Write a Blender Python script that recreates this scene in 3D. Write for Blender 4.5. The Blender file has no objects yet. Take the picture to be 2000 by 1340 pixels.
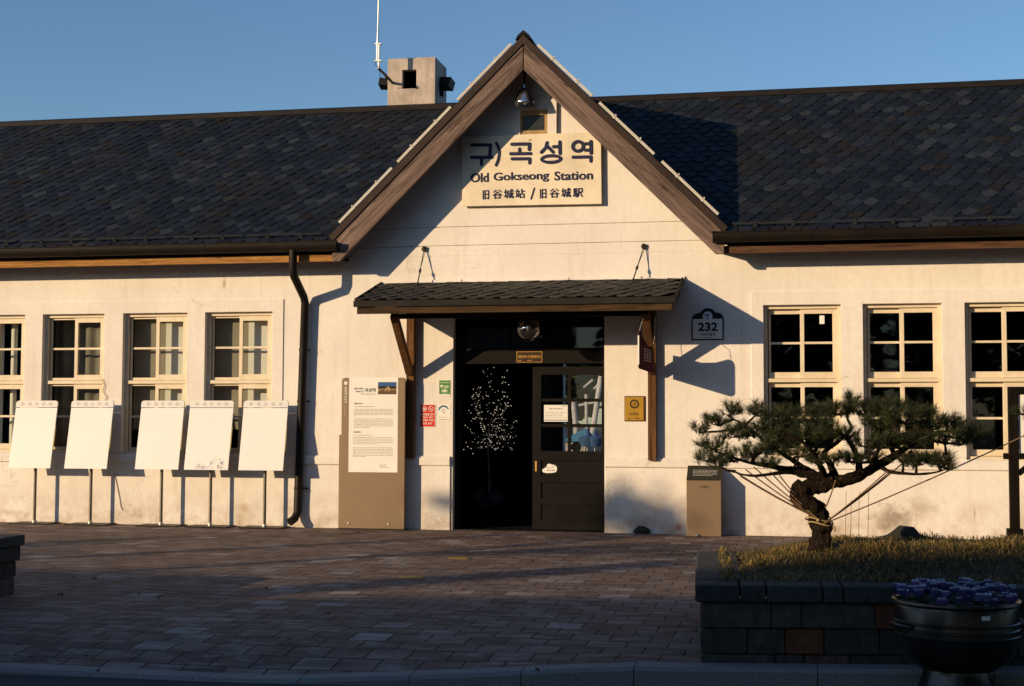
import bpy, bmesh, math, random
from mathutils import Vector, Matrix, noise as mnoise
random.seed(7)
R = math.radians
sc = bpy.context.scene
col = sc.collection

# ------------------------------------------------------------------ camera
F, CD, CH = 2778.0, 17.56, 1.355
psi, th, rho = R(11.2), math.atan(155 / 2778), .003
_R0 = Vector((math.cos(psi), math.sin(psi), 0))
FW = Vector((-math.sin(psi) * math.cos(th), math.cos(psi) * math.cos(th), math.sin(th)))
_U0 = _R0.cross(FW)
RT = _R0 * math.cos(rho) + _U0 * math.sin(rho)
UP = _U0 * math.cos(rho) - _R0 * math.sin(rho)
CP = Vector((0, -CD, CH))
cam = bpy.data.objects.new('camera', bpy.data.cameras.new('camera'))
col.objects.link(cam)
cam.matrix_world = Matrix(((RT.x, UP.x, -FW.x, CP.x), (RT.y, UP.y, -FW.y, CP.y), (RT.z, UP.z, -FW.z, CP.z), (0, 0, 0, 1)))
cam.data.sensor_width = 36
cam.data.lens = F / 2000 * 36
cam.data.clip_end = 3000
cam.data.clip_start = .1
sc.camera = cam

# ------------------------------------------------------------------ sky, sun, exposure
SUN = Vector((.98, 1.0, -.3))
world = bpy.data.worlds.new('World')
sc.world = world
world.use_nodes = True
_nt = world.node_tree
_bg = _nt.nodes['Background']
_sky = _nt.nodes.new('ShaderNodeTexSky')
_sky.sky_type = 'NISHITA'
_sky.sun_disc = False
_sky.sun_elevation = math.atan(.3 / math.hypot(.98, 1))
_sky.sun_rotation = R(224.4)
_sky.altitude, _sky.air_density, _sky.dust_density, _sky.ozone_density = 0, 1, .3, 3.6
_nt.links.new(_sky.outputs[0], _bg.inputs[0])
_bg.inputs[1].default_value = .138
sun = bpy.data.objects.new('sun', bpy.data.lights.new('sun', 'SUN'))
sun.data.energy = 5.0
sun.data.angle = R(.5)
sun.data.color = (1, .735, .435)
sun.rotation_euler = SUN.to_track_quat('-Z', 'Y').to_euler()
sun.location = (-20, -20, 12)
col.objects.link(sun)
sc.view_settings.view_transform = 'Standard'
sc.view_settings.look = 'None'
sc.view_settings.exposure = 0
sc.view_settings.gamma = 1


# ------------------------------------------------------------------ helpers
def ray(px, py):
    return FW + RT * ((px - 1000) / F) - UP * ((py - 670) / F)


def P3(px, py, Y=0.0):
    d = ray(px, py)
    return CP + d * ((Y + CD) / d.y)


def at(px, py, Y=0.0):
    p = P3(px, py, Y)
    return p.x, p.z


def gp(px, py, z=0.0):
    d = ray(px, py)
    p = CP + d * ((z - CH) / d.z)
    return p.x, p.y


class MB:
    def __init__(s):
        s.v, s.f, s.m = [], [], []

    def add(s, vs, fs, m=0):
        k = len(s.v)
        s.v.extend([tuple(v) for v in vs])
        s.f.extend([tuple(i + k for i in f) for f in fs])
        s.m.extend([m] * len(fs))
        return s

    def box(s, x0, x1, y0, y1, z0, z1, m=0):
        vs = [(x, y, z) for x in (x0, x1) for y in (y0, y1) for z in (z0, z1)]
        return s.add(vs, [(0, 1, 3, 2), (4, 6, 7, 5), (0, 4, 5, 1), (2, 3, 7, 6), (0, 2, 6, 4), (1, 5, 7, 3)], m)

    def beam(s, p0, p1, w, h, up=(0, 0, 1), m=0):
        p0, p1 = Vector(p0), Vector(p1)
        d = (p1 - p0).normalized()
        a = d.cross(Vector(up))
        if a.length < 1e-5:
            a = d.cross(Vector((1, 0, 0)))
        a.normalize()
        b = a.cross(d).normalized()
        vs = [p + a * (w / 2 * i) + b * (h / 2 * j) for p in (p0, p1) for i, j in ((-1, -1), (1, -1), (1, 1), (-1, 1))]
        return s.add(vs, [(0, 1, 2, 3), (7, 6, 5, 4), (0, 4, 5, 1), (1, 5, 6, 2), (2, 6, 7, 3), (3, 7, 4, 0)], m)

    def prism(s, poly, y0, y1, m=0):          # polygon in x,z pushed along y
        n = len(poly)
        vs = [(x, y0, z) for x, z in poly] + [(x, y1, z) for x, z in poly]
        fs = [tuple(range(n)), tuple(range(2 * n - 1, n - 1, -1))] + [(i, i + n, (i + 1) % n + n, (i + 1) % n) for i in range(n)]
        return s.add(vs, fs, m)

    def prismz(s, poly, z0, z1, m=0):         # polygon in x,y pushed along z
        n = len(poly)
        vs = [(x, y, z0) for x, y in poly] + [(x, y, z1) for x, y in poly]
        fs = [tuple(range(n)), tuple(range(2 * n - 1, n - 1, -1))] + [(i, i + n, (i + 1) % n + n, (i + 1) % n) for i in range(n)]
        return s.add(vs, fs, m)

    def prismx(s, poly, x0, x1, m=0):         # polygon in y,z pushed along x
        n = len(poly)
        vs = [(x0, y, z) for y, z in poly] + [(x1, y, z) for y, z in poly]
        fs = [tuple(range(n)), tuple(range(2 * n - 1, n - 1, -1))] + [(i, i + n, (i + 1) % n + n, (i + 1) % n) for i in range(n)]
        return s.add(vs, fs, m)

    def tube(s, pts, r, n=8, m=0, cap=True, sq=None):
        pts = [Vector(p) for p in pts]
        rs = r if isinstance(r, (list, tuple)) else [r] * len(pts)
        k0 = len(s.v)
        ref = None
        vs = []
        for i, p in enumerate(pts):
            d = (pts[min(i + 1, len(pts) - 1)] - pts[max(i - 1, 0)]).normalized()
            if ref is None:
                ref = d.orthogonal().normalized()
            ref = (ref - d * ref.dot(d))
            ref = ref.normalized() if ref.length > 1e-6 else d.orthogonal().normalized()
            b = d.cross(ref)
            for j in range(n):
                a = 2 * math.pi * j / n
                vs.append(p + (ref * math.cos(a) + b * math.sin(a)) * rs[i])
        fs = [(i * n + j, i * n + (j + 1) % n, (i + 1) * n + (j + 1) % n, (i + 1) * n + j) for i in range(len(pts) - 1) for j in range(n)]
        if cap:
            fs += [tuple(range(n - 1, -1, -1)), tuple(range((len(pts) - 1) * n, len(pts) * n))]
        return s.add(vs, fs, m)

    def lathe(s, prof, c, n=48, m=0):
        vs = [(c[0] + r * math.cos(2 * math.pi * j / n), c[1] + r * math.sin(2 * math.pi * j / n), c[2] + z) for r, z in prof for j in range(n)]
        fs = [(i * n + j, i * n + (j + 1) % n, (i + 1) * n + (j + 1) % n, (i + 1) * n + j) for i in range(len(prof) - 1) for j in range(n)]
        return s.add(vs, fs, m)

    def ball(s, c, rx, ry, rz, nu=12, nv=8, m=0):
        vs = [(c[0] + rx * math.sin(math.pi * i / nv) * math.cos(2 * math.pi * j / nu), c[1] + ry * math.sin(math.pi * i / nv) * math.sin(2 * math.pi * j / nu), c[2] + rz * math.cos(math.pi * i / nv)) for i in range(nv + 1) for j in range(nu)]
        fs = [(i * nu + j, i * nu + (j + 1) % nu, (i + 1) * nu + (j + 1) % nu, (i + 1) * nu + j) for i in range(nv) for j in range(nu)]
        return s.add(vs, fs, m)

    def quad(s, x0, x1, z0, z1, y, m=0):
        return s.add([(x0, y, z0), (x1, y, z0), (x1, y, z1), (x0, y, z1)], [(0, 1, 2, 3)], m)

    def cells(s, X0, X1, Z0, Z1, holes, y0, y1, m=0, back=True):   # slab with rectangular holes, only outer faces
        xs = sorted({X0, X1, *[v for h in holes for v in h[:2] if X0 < v < X1]})
        zs = sorted({Z0, Z1, *[v for h in holes for v in h[2:] if Z0 < v < Z1]})
        def solid(i, j):
            if i < 0 or j < 0 or i >= len(xs) - 1 or j >= len(zs) - 1:
                return False
            cx, cz = (xs[i] + xs[i + 1]) / 2, (zs[j] + zs[j + 1]) / 2
            return not any(h[0] < cx < h[1] and h[2] < cz < h[3] for h in holes)
        for i in range(len(xs) - 1):
            for j in range(len(zs) - 1):
                if not solid(i, j):
                    continue
                a, b, c, d = xs[i], xs[i + 1], zs[j], zs[j + 1]
                q = [(a, y0, c), (b, y0, c), (b, y0, d), (a, y0, d), (a, y1, c), (b, y1, c), (b, y1, d), (a, y1, d)]
                fs = [(0, 1, 2, 3)]
                if back: fs.append((7, 6, 5, 4))
                if not solid(i - 1, j): fs.append((0, 3, 7, 4))
                if not solid(i + 1, j): fs.append((1, 5, 6, 2))
                if not solid(i, j - 1): fs.append((0, 4, 5, 1))
                if not solid(i, j + 1): fs.append((3, 2, 6, 7))
                s.add(q, fs, m)
        return s

    def build(s, name, mats, parent=None, smooth=None, bevel=0, seg=2, recalc=True, kind=None):
        me = bpy.data.meshes.new(name)
        me.from_pydata(s.v, [], s.f)
        for mm in (mats if isinstance(mats, (list, tuple)) else [mats]):
            me.materials.append(mm)
        me.polygons.foreach_set('material_index', s.m)
        if recalc:
            bm = bmesh.new(); bm.from_mesh(me)
            bmesh.ops.recalc_face_normals(bm, faces=bm.faces)
            bm.to_mesh(me); bm.free()
        if smooth is not None:
            me.shade_smooth()
            me.set_sharp_from_angle(angle=R(smooth))
        o = bpy.data.objects.new(name, me)
        col.objects.link(o)
        if parent:
            o.parent = parent
            if parent.type == 'EMPTY':
                o.location = -parent.location
        if bevel:
            b = o.modifiers.new('edge', 'BEVEL')
            b.width = bevel; b.segments = seg; b.limit_method = 'ANGLE'; b.angle_limit = R(40)
            b.harden_normals = False
        if kind:
            o['kind'] = kind
        return o


def tag(o, label, cat, group=None, kind=None):
    o['label'], o['category'] = label, cat
    if group: o['group'] = group
    if kind: o['kind'] = kind
    return o


def thing(name, label, cat, loc=(0, 0, 0), group=None):
    o = bpy.data.objects.new(name, None)
    o.location = loc
    o.empty_display_size = .1
    col.objects.link(o)
    return tag(o, label, cat, group)


def struct(o):
    o['kind'] = 'structure'
    return o


# ------------------------------------------------------------------ materials
def newmat(name):
    m = bpy.data.materials.new(name)
    m.use_nodes = True
    nt = m.node_tree
    return m, nt, nt.nodes['Principled BSDF']


def nd(nt, t, **kw):
    n = nt.nodes.new(t)
    for k, v in kw.items():
        if k.startswith('i_'):
            n.inputs[k[2:].replace('_', ' ')].default_value = v
        else:
            setattr(n, k, v)
    return n


def lk(nt, a, b):
    nt.links.new(a, b)


def rgba(c):
    return (c[0], c[1], c[2], 1)


def ramp(nt, fac, stops, interp='LINEAR'):
    r = nt.nodes.new('ShaderNodeValToRGB')
    r.color_ramp.interpolation = interp
    els = r.color_ramp.elements
    while len(els) > 1:
        els.remove(els[-1])
    els[0].position, els[0].color = stops[0][0], rgba(stops[0][1])
    for p, c in stops[1:]:
        e = els.new(p); e.color = rgba(c)
    lk(nt, fac, r.inputs[0])
    return r.outputs[0]


def mixc(nt, fac, a, b, mode='MIX'):
    n = nt.nodes.new('ShaderNodeMix')
    n.data_type = 'RGBA'; n.blend_type = mode
    if hasattr(fac, 'links') or hasattr(fac, 'is_linked'):
        lk(nt, fac, n.inputs[0])
    else:
        n.inputs[0].default_value = fac
    for v, i in ((a, 6), (b, 7)):
        if isinstance(v, (tuple, list)):
            n.inputs[i].default_value = rgba(v)
        else:
            lk(nt, v, n.inputs[i])
    return n.outputs[2]


def objco(nt, scale=(1, 1, 1), rot=(0, 0, 0), loc=(0, 0, 0)):
    t = nt.nodes.new('ShaderNodeTexCoord')
    mp = nt.nodes.new('ShaderNodeMapping')
    mp.inputs['Scale'].default_value = scale
    mp.inputs['Rotation'].default_value = rot
    mp.inputs['Location'].default_value = loc
    lk(nt, t.outputs['Object'], mp.inputs[0])
    return mp.outputs[0]


def noisen(nt, co, scale, detail=4, rough=.55, dist=0):
    n = nd(nt, 'ShaderNodeTexNoise')
    n.inputs['Scale'].default_value = scale
    n.inputs['Detail'].default_value = detail
    n.inputs['Roughness'].default_value = rough
    n.inputs['Distortion'].default_value = dist
    lk(nt, co, n.inputs['Vector'])
    return n.outputs[0]


def bumpn(nt, bs, h, strength=.3, dist=.01):
    b = nd(nt, 'ShaderNodeBump')
    b.inputs['Strength'].default_value = strength
    b.inputs['Distance'].default_value = dist
    lk(nt, h, b.inputs['Height'])
    lk(nt, b.outputs[0], bs.inputs['Normal'])


def simple(name, c, rough=.6, metal=0, var=.25, nscale=6, bump=.1, bscale=60, spec=.22):
    m, nt, bs = newmat(name)
    co = objco(nt)
    n = noisen(nt, co, nscale, 5, .6)
    dark = tuple(x * (1 - var) for x in c)
    light = tuple(min(1, x * (1 + var)) for x in c)
    lk(nt, ramp(nt, n, [(.3, dark), (.7, light)]), bs.inputs['Base Color'])
    bs.inputs['Roughness'].default_value = rough
    bs.inputs['Metallic'].default_value = metal
    bs.inputs['Specular IOR Level'].default_value = spec
    if bump:
        bumpn(nt, bs, noisen(nt, co, bscale, 4), bump, .004)
    return m


def emis(name, c, s):
    m, nt, bs = newmat(name)
    bs.inputs['Base Color'].default_value = rgba(c)
    bs.inputs['Emission Color'].default_value = rgba(c)
    bs.inputs['Emission Strength'].default_value = s
    return m


def wood(name, c_dark, c_light, axis='x', rot=0.0, knots=True, rough=.75, seed=0.0, knotc=(.35, .15, .03)):
    """weathered timber: streaks run along the chosen axis (rot turns it about y)"""
    m, nt, bs = newmat(name)
    long_, cross = 1.2, 16
    sc_ = {'x': (long_, cross, cross), 'y': (cross, long_, cross), 'z': (cross, cross, long_)}[axis]
    co = objco(nt, sc_, (0, 0, 0), (seed, seed * 2, seed * .7))
    if rot:
        t = nt.nodes.new('ShaderNodeTexCoord')
        vr = nt.nodes.new('ShaderNodeVectorRotate'); vr.rotation_type = 'Y_AXIS'
        vr.inputs['Angle'].default_value = rot
        lk(nt, t.outputs['Object'], vr.inputs['Vector'])
        mp = co.node
        lk(nt, vr.outputs[0], mp.inputs[0])
    g = noisen(nt, co, .8, 9, .72, 1.8)
    big = noisen(nt, co, .25, 3, .5, .5)
    cl = ramp(nt, g, [(.34, c_dark), (.48, tuple(a * .45 + b * .55 for a, b in zip(c_dark, c_light))), (.64, c_light)])
    crk = ramp(nt, noisen(nt, objco(nt, tuple(v * (.55 if v < 2 else 1.7) for v in sc_)) if not rot else mp.outputs[0], 1.9, 6, .6, .8), [(.30, (.85, .85, .85)), (.37, (0, 0, 0))])
    cl = mixc(nt, crk, cl, tuple(v * .3 for v in c_dark))
    cl = mixc(nt, ramp(nt, big, [(.35, (0, 0, 0)), (.7, (1, 1, 1))]), cl, mixc(nt, .45, cl, c_dark))
    if knots:
        v = nd(nt, 'ShaderNodeTexVoronoi'); v.inputs['Scale'].default_value = .9
        mp2 = nt.nodes.new('ShaderNodeMapping'); mp2.inputs['Scale'].default_value = (1, .3, .3) if axis == 'x' else ((.3, 1, .3) if axis == 'y' else (.3, .3, 1))
        lk(nt, co, mp2.inputs[0]); lk(nt, mp2.outputs[0], v.inputs['Vector'])
        kf = ramp(nt, v.outputs['Distance'], [(.03, (.8, .8, .8)), (.07, (0, 0, 0))])
        cl = mixc(nt, kf, cl, knotc)
    lk(nt, cl, bs.inputs['Base Color'])
    bs.inputs['Roughness'].default_value = rough
    bs.inputs['Specular IOR Level'].default_value = .1
    bumpn(nt, bs, g, .6, .010)
    return m


def stucco():
    m, nt, bs = newmat('lime_plaster')
    co = objco(nt)
    base = ramp(nt, noisen(nt, co, .9, 6, .6), [(.3, (.725, .675, .62)), (.7, (.84, .795, .74))])
    base = mixc(nt, ramp(nt, noisen(nt, co, 14, 6, .7), [(.42, (0, 0, 0)), (.8, (.35, .35, .35))]), base, (.60, .52, .44))
    sep = nd(nt, 'ShaderNodeSeparateXYZ'); lk(nt, co, sep.inputs[0])
    # splash dirt near the ground
    mr = nd(nt, 'ShaderNodeMapRange'); mr.inputs[1].default_value = .55; mr.inputs[2].default_value = 0
    lk(nt, sep.outputs[2], mr.inputs[0])
    dn = nd(nt, 'ShaderNodeMath', operation='MULTIPLY'); lk(nt, mr.outputs[0], dn.inputs[0])
    lk(nt, ramp(nt, noisen(nt, co, 3.2, 7, .7), [(.40, (0, 0, 0)), (.70, (1, 1, 1))]), dn.inputs[1])
    base = mixc(nt, dn.outputs[0], base, (.42, .30, .20))
    # individual stains and soft darker patches (x, z, half width, half height, colour, strength)
    for x, z, rx, rz, c, k in ((*at(438, 553), .03, .10, (.35, .22, .06), .7), (*at(1745, 1015), .30, .20, (.25, .20, .15), .8), (*at(1800, 990), .25, .14, (.36, .29, .22), .5),
                               (*at(478, 992), .08, .08, (.5, .33, .2), .6), (*at(1250, 1020), .35, .1, (.55, .38, .25), .6), (*at(1325, 1030), .06, .05, (.4, .12, .05), .8), (*at(20, 1000), .2, .05, (.45, .36, .2), .5),
                               (*at(1060, 415), .5, .12, (.6, .5, .4), .3), (*at(700, 1012), .05, .05, (.3, .22, .15), .4), (*at(1903, 1000), .015, .08, (.35, .25, .18), .7)):
        mp = nt.nodes.new('ShaderNodeMapping'); mp.vector_type = 'TEXTURE'
        mp.inputs['Location'].default_value = (x, 0, z); mp.inputs['Scale'].default_value = (rx, 100, rz)
        lk(nt, co, mp.inputs[0])
        ln = nd(nt, 'ShaderNodeVectorMath', operation='LENGTH'); lk(nt, mp.outputs[0], ln.inputs[0])
        a = nd(nt, 'ShaderNodeMath', operation='ADD'); lk(nt, ln.outputs['Value'], a.inputs[0])
        nn = nd(nt, 'ShaderNodeMath', operation='MULTIPLY_ADD'); lk(nt, noisen(nt, co, 9, 6, .75), nn.inputs[0]); nn.inputs[1].default_value = 2.2; nn.inputs[2].default_value = -1.1
        lk(nt, nn.outputs[0], a.inputs[1])
        fac = ramp(nt, a.outputs[0], [(.2, (k, k, k)), (1, (0, 0, 0))])
        base = mixc(nt, fac, base, c)
    st = ramp(nt, noisen(nt, objco(nt, (9, 9, .7)), 1, 7, .7), [(.52, (0, 0, 0)), (.78, (.45, .45, .45))])
    base = mixc(nt, st, base, (.56, .47, .37))
    cv = nd(nt, 'ShaderNodeTexVoronoi'); cv.feature = 'DISTANCE_TO_EDGE'; cv.inputs['Scale'].default_value = .55
    cj = nd(nt, 'ShaderNodeVectorMath', operation='MULTIPLY_ADD'); cn = nd(nt, 'ShaderNodeTexNoise'); cn.inputs['Scale'].default_value = 2.5; cn.inputs['Detail'].default_value = 7; cn.inputs['Roughness'].default_value = .65
    lk(nt, co, cn.inputs['Vector']); lk(nt, cn.outputs['Color'], cj.inputs[0]); cj.inputs[1].default_value = (.9, .0, .9); lk(nt, co, cj.inputs[2]); lk(nt, cj.outputs[0], cv.inputs['Vector'])
    ck = nd(nt, 'ShaderNodeMath', operation='MULTIPLY'); lk(nt, ramp(nt, cv.outputs['Distance'], [(.0015, (.6, .6, .6)), (.004, (0, 0, 0))]), ck.inputs[0]); lk(nt, ramp(nt, noisen(nt, co, 1.1, 3), [(.5, (0, 0, 0)), (.6, (1, 1, 1))]), ck.inputs[1])
    base = mixc(nt, ck.outputs[0], base, (.30, .22, .16))
    lk(nt, base, bs.inputs['Base Color'])
    bs.inputs['Roughness'].default_value = .9
    bs.inputs['Specular IOR Level'].default_value = .15
    h = nd(nt, 'ShaderNodeMath', operation='MULTIPLY_ADD')
    lk(nt, noisen(nt, co, 3, 4, .5), h.inputs[0]); h.inputs[1].default_value = 2.2
    lk(nt, noisen(nt, co, 55, 5, .65), h.inputs[2])
    bumpn(nt, bs, h.outputs[0], .35, .008)
    return m


def island(name, stops, rough=.7, bump=.3, bscale=50, var=.25, interp='LINEAR', patch=None, spec=.4):
    m, nt, bs = newmat(name)
    g = nd(nt, 'ShaderNodeNewGeometry')
    co = objco(nt)
    c = ramp(nt, g.outputs['Random Per Island'], stops, interp)
    n = noisen(nt, co, bscale * .35, 5, .65)
    c = mixc(nt, ramp(nt, n, [(.3, (var, var, var)), (.7, (0, 0, 0))]), c, (0, 0, 0))
    if patch:
        pf = ramp(nt, noisen(nt, co, .9, 7, .7), [(.50, (0, 0, 0)), (.66, (.75, .75, .75))])
        c = mixc(nt, pf, c, patch)
    lk(nt, c, bs.inputs['Base Color'])
    bs.inputs['Roughness'].default_value = rough
    bs.inputs['Specular IOR Level'].default_value = spec
    if bump:
        bumpn(nt, bs, noisen(nt, co, bscale, 6, .7), bump, .01)
    return m


def glassm(name, tint=(.75, .8, .78), refl=1.0, ior=1.52):
    m = bpy.data.materials.new(name)
    m.use_nodes = True
    nt = m.node_tree
    nt.nodes.clear()
    out = nd(nt, 'ShaderNodeOutputMaterial')
    tr = nd(nt, 'ShaderNodeBsdfTransparent'); tr.inputs[0].default_value = rgba(tint)
    gl = nd(nt, 'ShaderNodeBsdfGlossy'); gl.inputs['Roughness'].default_value = .02
    gl.inputs[0].default_value = (refl, refl, refl, 1)
    fr = nd(nt, 'ShaderNodeFresnel'); fr.inputs[0].default_value = 1.52
    gb = nd(nt, 'ShaderNodeNewGeometry'); io = nd(nt, 'ShaderNodeMapRange'); io.inputs[3].default_value = ior; io.inputs[4].default_value = 1 / ior
    lk(nt, gb.outputs['Backfacing'], io.inputs[0]); lk(nt, io.outputs[0], fr.inputs[0])
    mx = nd(nt, 'ShaderNodeMixShader')
    lk(nt, fr.outputs[0], mx.inputs[0]); lk(nt, tr.outputs[0], mx.inputs[1]); lk(nt, gl.outputs[0], mx.inputs[2])
    # slow waviness of old panes
    b = nd(nt, 'ShaderNodeBump'); b.inputs['Strength'].default_value = .04; b.inputs['Distance'].default_value = .02
    lk(nt, noisen(nt, objco(nt), 3, 2), b.inputs['Height']); lk(nt, b.outputs[0], gl.inputs['Normal'])
    lk(nt, mx.outputs[0], out.inputs[0])
    return m


def paving():
    m, nt, bs = newmat('clay_paver')
    co = objco(nt)
    br = nd(nt, 'ShaderNodeTexBrick')
    br.offset = .5; br.squash = 1
    br.inputs['Scale'].default_value = 1
    br.inputs['Brick Width'].default_value = .25
    br.inputs['Row Height'].default_value = .24
    br.inputs['Mortar Size'].default_value = .0055
    br.inputs['Mortar Smooth'].default_value = .3
    br.inputs['Bias'].default_value = 0
    br.inputs['Color1'].default_value = (0, 0, 0, 1); br.inputs['Color2'].default_value = (1, 1, 1, 1)
    br.inputs['Mortar'].default_value = (.5, .5, .5, 1)
    jit = nd(nt, 'ShaderNodeVectorMath', operation='MULTIPLY_ADD')
    nj = nd(nt, 'ShaderNodeTexNoise'); nj.inputs['Scale'].default_value = 2.2; lk(nt, co, nj.inputs['Vector'])
    lk(nt, nj.outputs['Color'], jit.inputs[0]); jit.inputs[1].default_value = (.03, .03, 0); lk(nt, co, jit.inputs[2])
    lk(nt, jit.outputs[0], br.inputs['Vector'])
    c = ramp(nt, br.outputs['Color'], [(0, (.145, .096, .078)), (.45, (.185, .124, .101)), (.82, (.22, .152, .126)), (.93, (.27, .205, .18)), (1, (.35, .30, .275))])
    nst = nd(nt, 'ShaderNodeTexNoise'); nst.inputs['Scale'].default_value = 1; nst.inputs['Detail'].default_value = 6
    lk(nt, objco(nt, (3.5, 9, 1)), nst.inputs['Vector'])
    c = mixc(nt, ramp(nt, nst.outputs[0], [(.35, (.55, .55, .55)), (.6, (0, 0, 0))]), c, (.055, .038, .032))
    c = mixc(nt, ramp(nt, noisen(nt, objco(nt, (2.2, 5, 1)), 1.3, 8, .75), [(.5, (0, 0, 0)), (.68, (.8, .8, .8))]), c, (.34, .30, .28))
    mort = ramp(nt, br.outputs['Fac'], [(.2, (0, 0, 0)), (.6, (1, 1, 1))])
    c = mixc(nt, mort, c, (.008, .007, .007))
    lk(nt, c, bs.inputs['Base Color'])
    bs.inputs['Roughness'].default_value = .85
    bs.inputs['Specular IOR Level'].default_value = .15
    h = nd(nt, 'ShaderNodeMath', operation='MULTIPLY_ADD')
    lk(nt, br.outputs['Fac'], h.inputs[0]); h.inputs[1].default_value = -1.2
    hh = nd(nt, 'ShaderNodeMath', operation='MULTIPLY_ADD'); lk(nt, br.outputs['Color'], hh.inputs[0]); hh.inputs[1].default_value = .5
    lk(nt, noisen(nt, co, 90, 5, .7), hh.inputs[2])
    lk(nt, hh.outputs[0], h.inputs[2])
    bumpn(nt, bs, h.outputs[0], .3, .004)
    return m


M = {}
M['wall'] = stucco()
M['slate'] = island('slate', [(0, (.007, .010, .016)), (.35, (.010, .014, .022)), (.65, (.014, .019, .029)), (.86, (.020, .027, .039)), (.945, (.036, .043, .052)), (.96, (.020, .016, .012)), (1, (.016, .012, .009))], .62, .35, 40, .4, patch=(.017, .013, .009), spec=.22)
M['slate_warm'] = island('weathered_slate', [(0, (.020, .021, .020)), (.6, (.034, .034, .031)), (1, (.06, .056, .048))], .75, .4, 40, .3, spec=.25)
M['under'] = simple('roof_felt', (.012, .012, .013), .9)
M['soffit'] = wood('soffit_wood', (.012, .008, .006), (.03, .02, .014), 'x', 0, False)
BR = 44.7
M['bargeL'] = wood('barge_wood', (.040, .026, .022), (.255, .180, .150), 'x', R(BR), True, seed=1.3, knotc=(.42, .2, .06))
M['bargeR'] = wood('barge_wood', (.040, .026, .022), (.255, .180, .150), 'x', -R(BR), True, seed=4.1, knotc=(.42, .2, .06))
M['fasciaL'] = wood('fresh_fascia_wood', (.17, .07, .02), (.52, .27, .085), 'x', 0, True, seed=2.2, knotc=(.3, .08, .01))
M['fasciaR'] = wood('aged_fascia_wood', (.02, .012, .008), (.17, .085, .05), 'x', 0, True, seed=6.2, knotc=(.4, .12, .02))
M['canopyw'] = wood('canopy_wood', (.014, .009, .006), (.10, .058, .026), 'x', 0, True, seed=3.3, knotc=(.6, .3, .05))
M['postw'] = wood('post_wood', (.04, .018, .008), (.19, .092, .036), 'z', 0, True, seed=5.3, knotc=(.03, .012, .006))
M['gutter'] = simple('bronze_gutter', (.013, .0095, .0075), .5, .1, .3, 4, .05, spec=.2)
M['trim'] = simple('brown_flashing', (.034, .021, .016), .6, 0, .25, 5, .05, spec=.15)
M['cap'] = simple('ridge_metal', (.016, .013, .011), .6, 0, spec=.15)
M['alu'] = simple('aluminium', (.72, .68, .62), .35, .6, .1, 8, .03)
M['chim'] = None
M['guardw'] = simple('pale_guard_paint', (.52, .49, .43), .6, 0, .1, 8, .03)
M['guard'] = simple('dull_guard_metal', (.045, .048, .05), .6, .3, .15, 8, .03)
M['frame'] = None
M['doorp'] = None
M['glass'] = glassm('window_glass', (.80, .83, .81))
M['glassdoor'] = glassm('door_glass', (.78, .80, .80))
M['dark'] = simple('dark_interior', (.010, .009, .008), .95, 0, .2, 3, 0, spec=.1)
M['backdropblack'] = simple('backdrop_black', (.004, .004, .004), .95, 0, .2, 3, 0, spec=0)  # for the sheet standing in for the unlit depth of the doorway
M['white'] = simple('white_paint', (.80, .78, .73), .5, 0, .04, 3, .02)
M['whiteboard'] = simple('white_board', (.80, .79, .77), .35, 0, .02, 2, .01)
M['blind'] = simple('white_blind', (.82, .80, .74), .8, 0, .06, 4, .05)
M['blind_dimmed'] = simple('white_blind_dimmed', (.33, .29, .23), .9, 0, .12, 4, .05)  # same white blind, its dimness in the left panes put into the colour
M['curtain'] = simple('grey_curtain', (.24, .22, .18), .9, 0, .25, 6, .1)
M['steel'] = simple('steel_pole', (.20, .18, .15), .35, .8, .15, 8, .03)
M['iron'] = simple('dark_iron', (.02, .017, .015), .5, .4)
M['tan'] = simple('tan_coated_metal', (.235, .165, .105), .45, .25, .05, 5, .04, 220)
M['tandark'] = simple('dark_tan_metal', (.020, .018, .013), .5, .2, .08, 5, .03)
M['navy'] = simple('navy_letter', (.014, .016, .055), .55, 0, .2, 12, .05)
M['black'] = simple('black_print', (.012, .011, .012), .6, 0, .1, 12, 0)
M['greyprint'] = simple('grey_print', (.34, .31, .28), .8, 0, .1, 9, 0)
M['whiteprint'] = simple('white_print', (.75, .73, .68), .6, 0, .05, 9, 0)
M['red'] = simple('red_sign', (.62, .025, .012), .4, 0, .08, 5, .01)
M['green'] = simple('green_sign', (.07, .24, .04), .45, 0, .08, 5, .01)
M['blue'] = simple('blue_print', (.12, .33, .52), .5, 0, .08, 5, 0)
M['navyprint'] = simple('blue_emblem', (.03, .09, .25), .5, 0, .08, 5, 0)
M['gold'] = simple('brass_plate', (.46, .26, .035), .42, .35, .12, 7, .04, 160)
M['goldprint'] = simple('gold_letter', (.50, .28, .07), .5, .3)
M['plaque'] = simple('brown_plaque', (.035, .018, .010), .5, .2)
M['chrome'] = simple('polished_metal', (.62, .62, .64), .16, .95, .05, 6, .02)
M['rope'] = simple('hemp_rope', (.20, .115, .06), .9, 0, .3, 60, .4, 150)
M['wire'] = simple('dark_wire', (.03, .022, .016), .7)
M['rock'] = island('garden_rock', [(0, (.03, .026, .02)), (1, (.05, .043, .034))], .9, .8, 18, .5)
M['block'] = island('concrete_block', [(0, (.045, .046, .044)), (.4, (.070, .067, .061)), (.7, (.10, .09, .08)), (.86, (.12, .10, .088)), (.93, (.14, .08, .052)), (1, (.16, .088, .055))], .9, 1.0, 45, .6)
M['blockred'] = island('red_block', [(0, (.13, .05, .025)), (1, (.17, .065, .03))], .9, .8, 70, .4)
M['coping'] = island('coping_block', [(0, (.046, .049, .049)), (1, (.075, .076, .073))], .9, .9, 60, .5)
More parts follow.
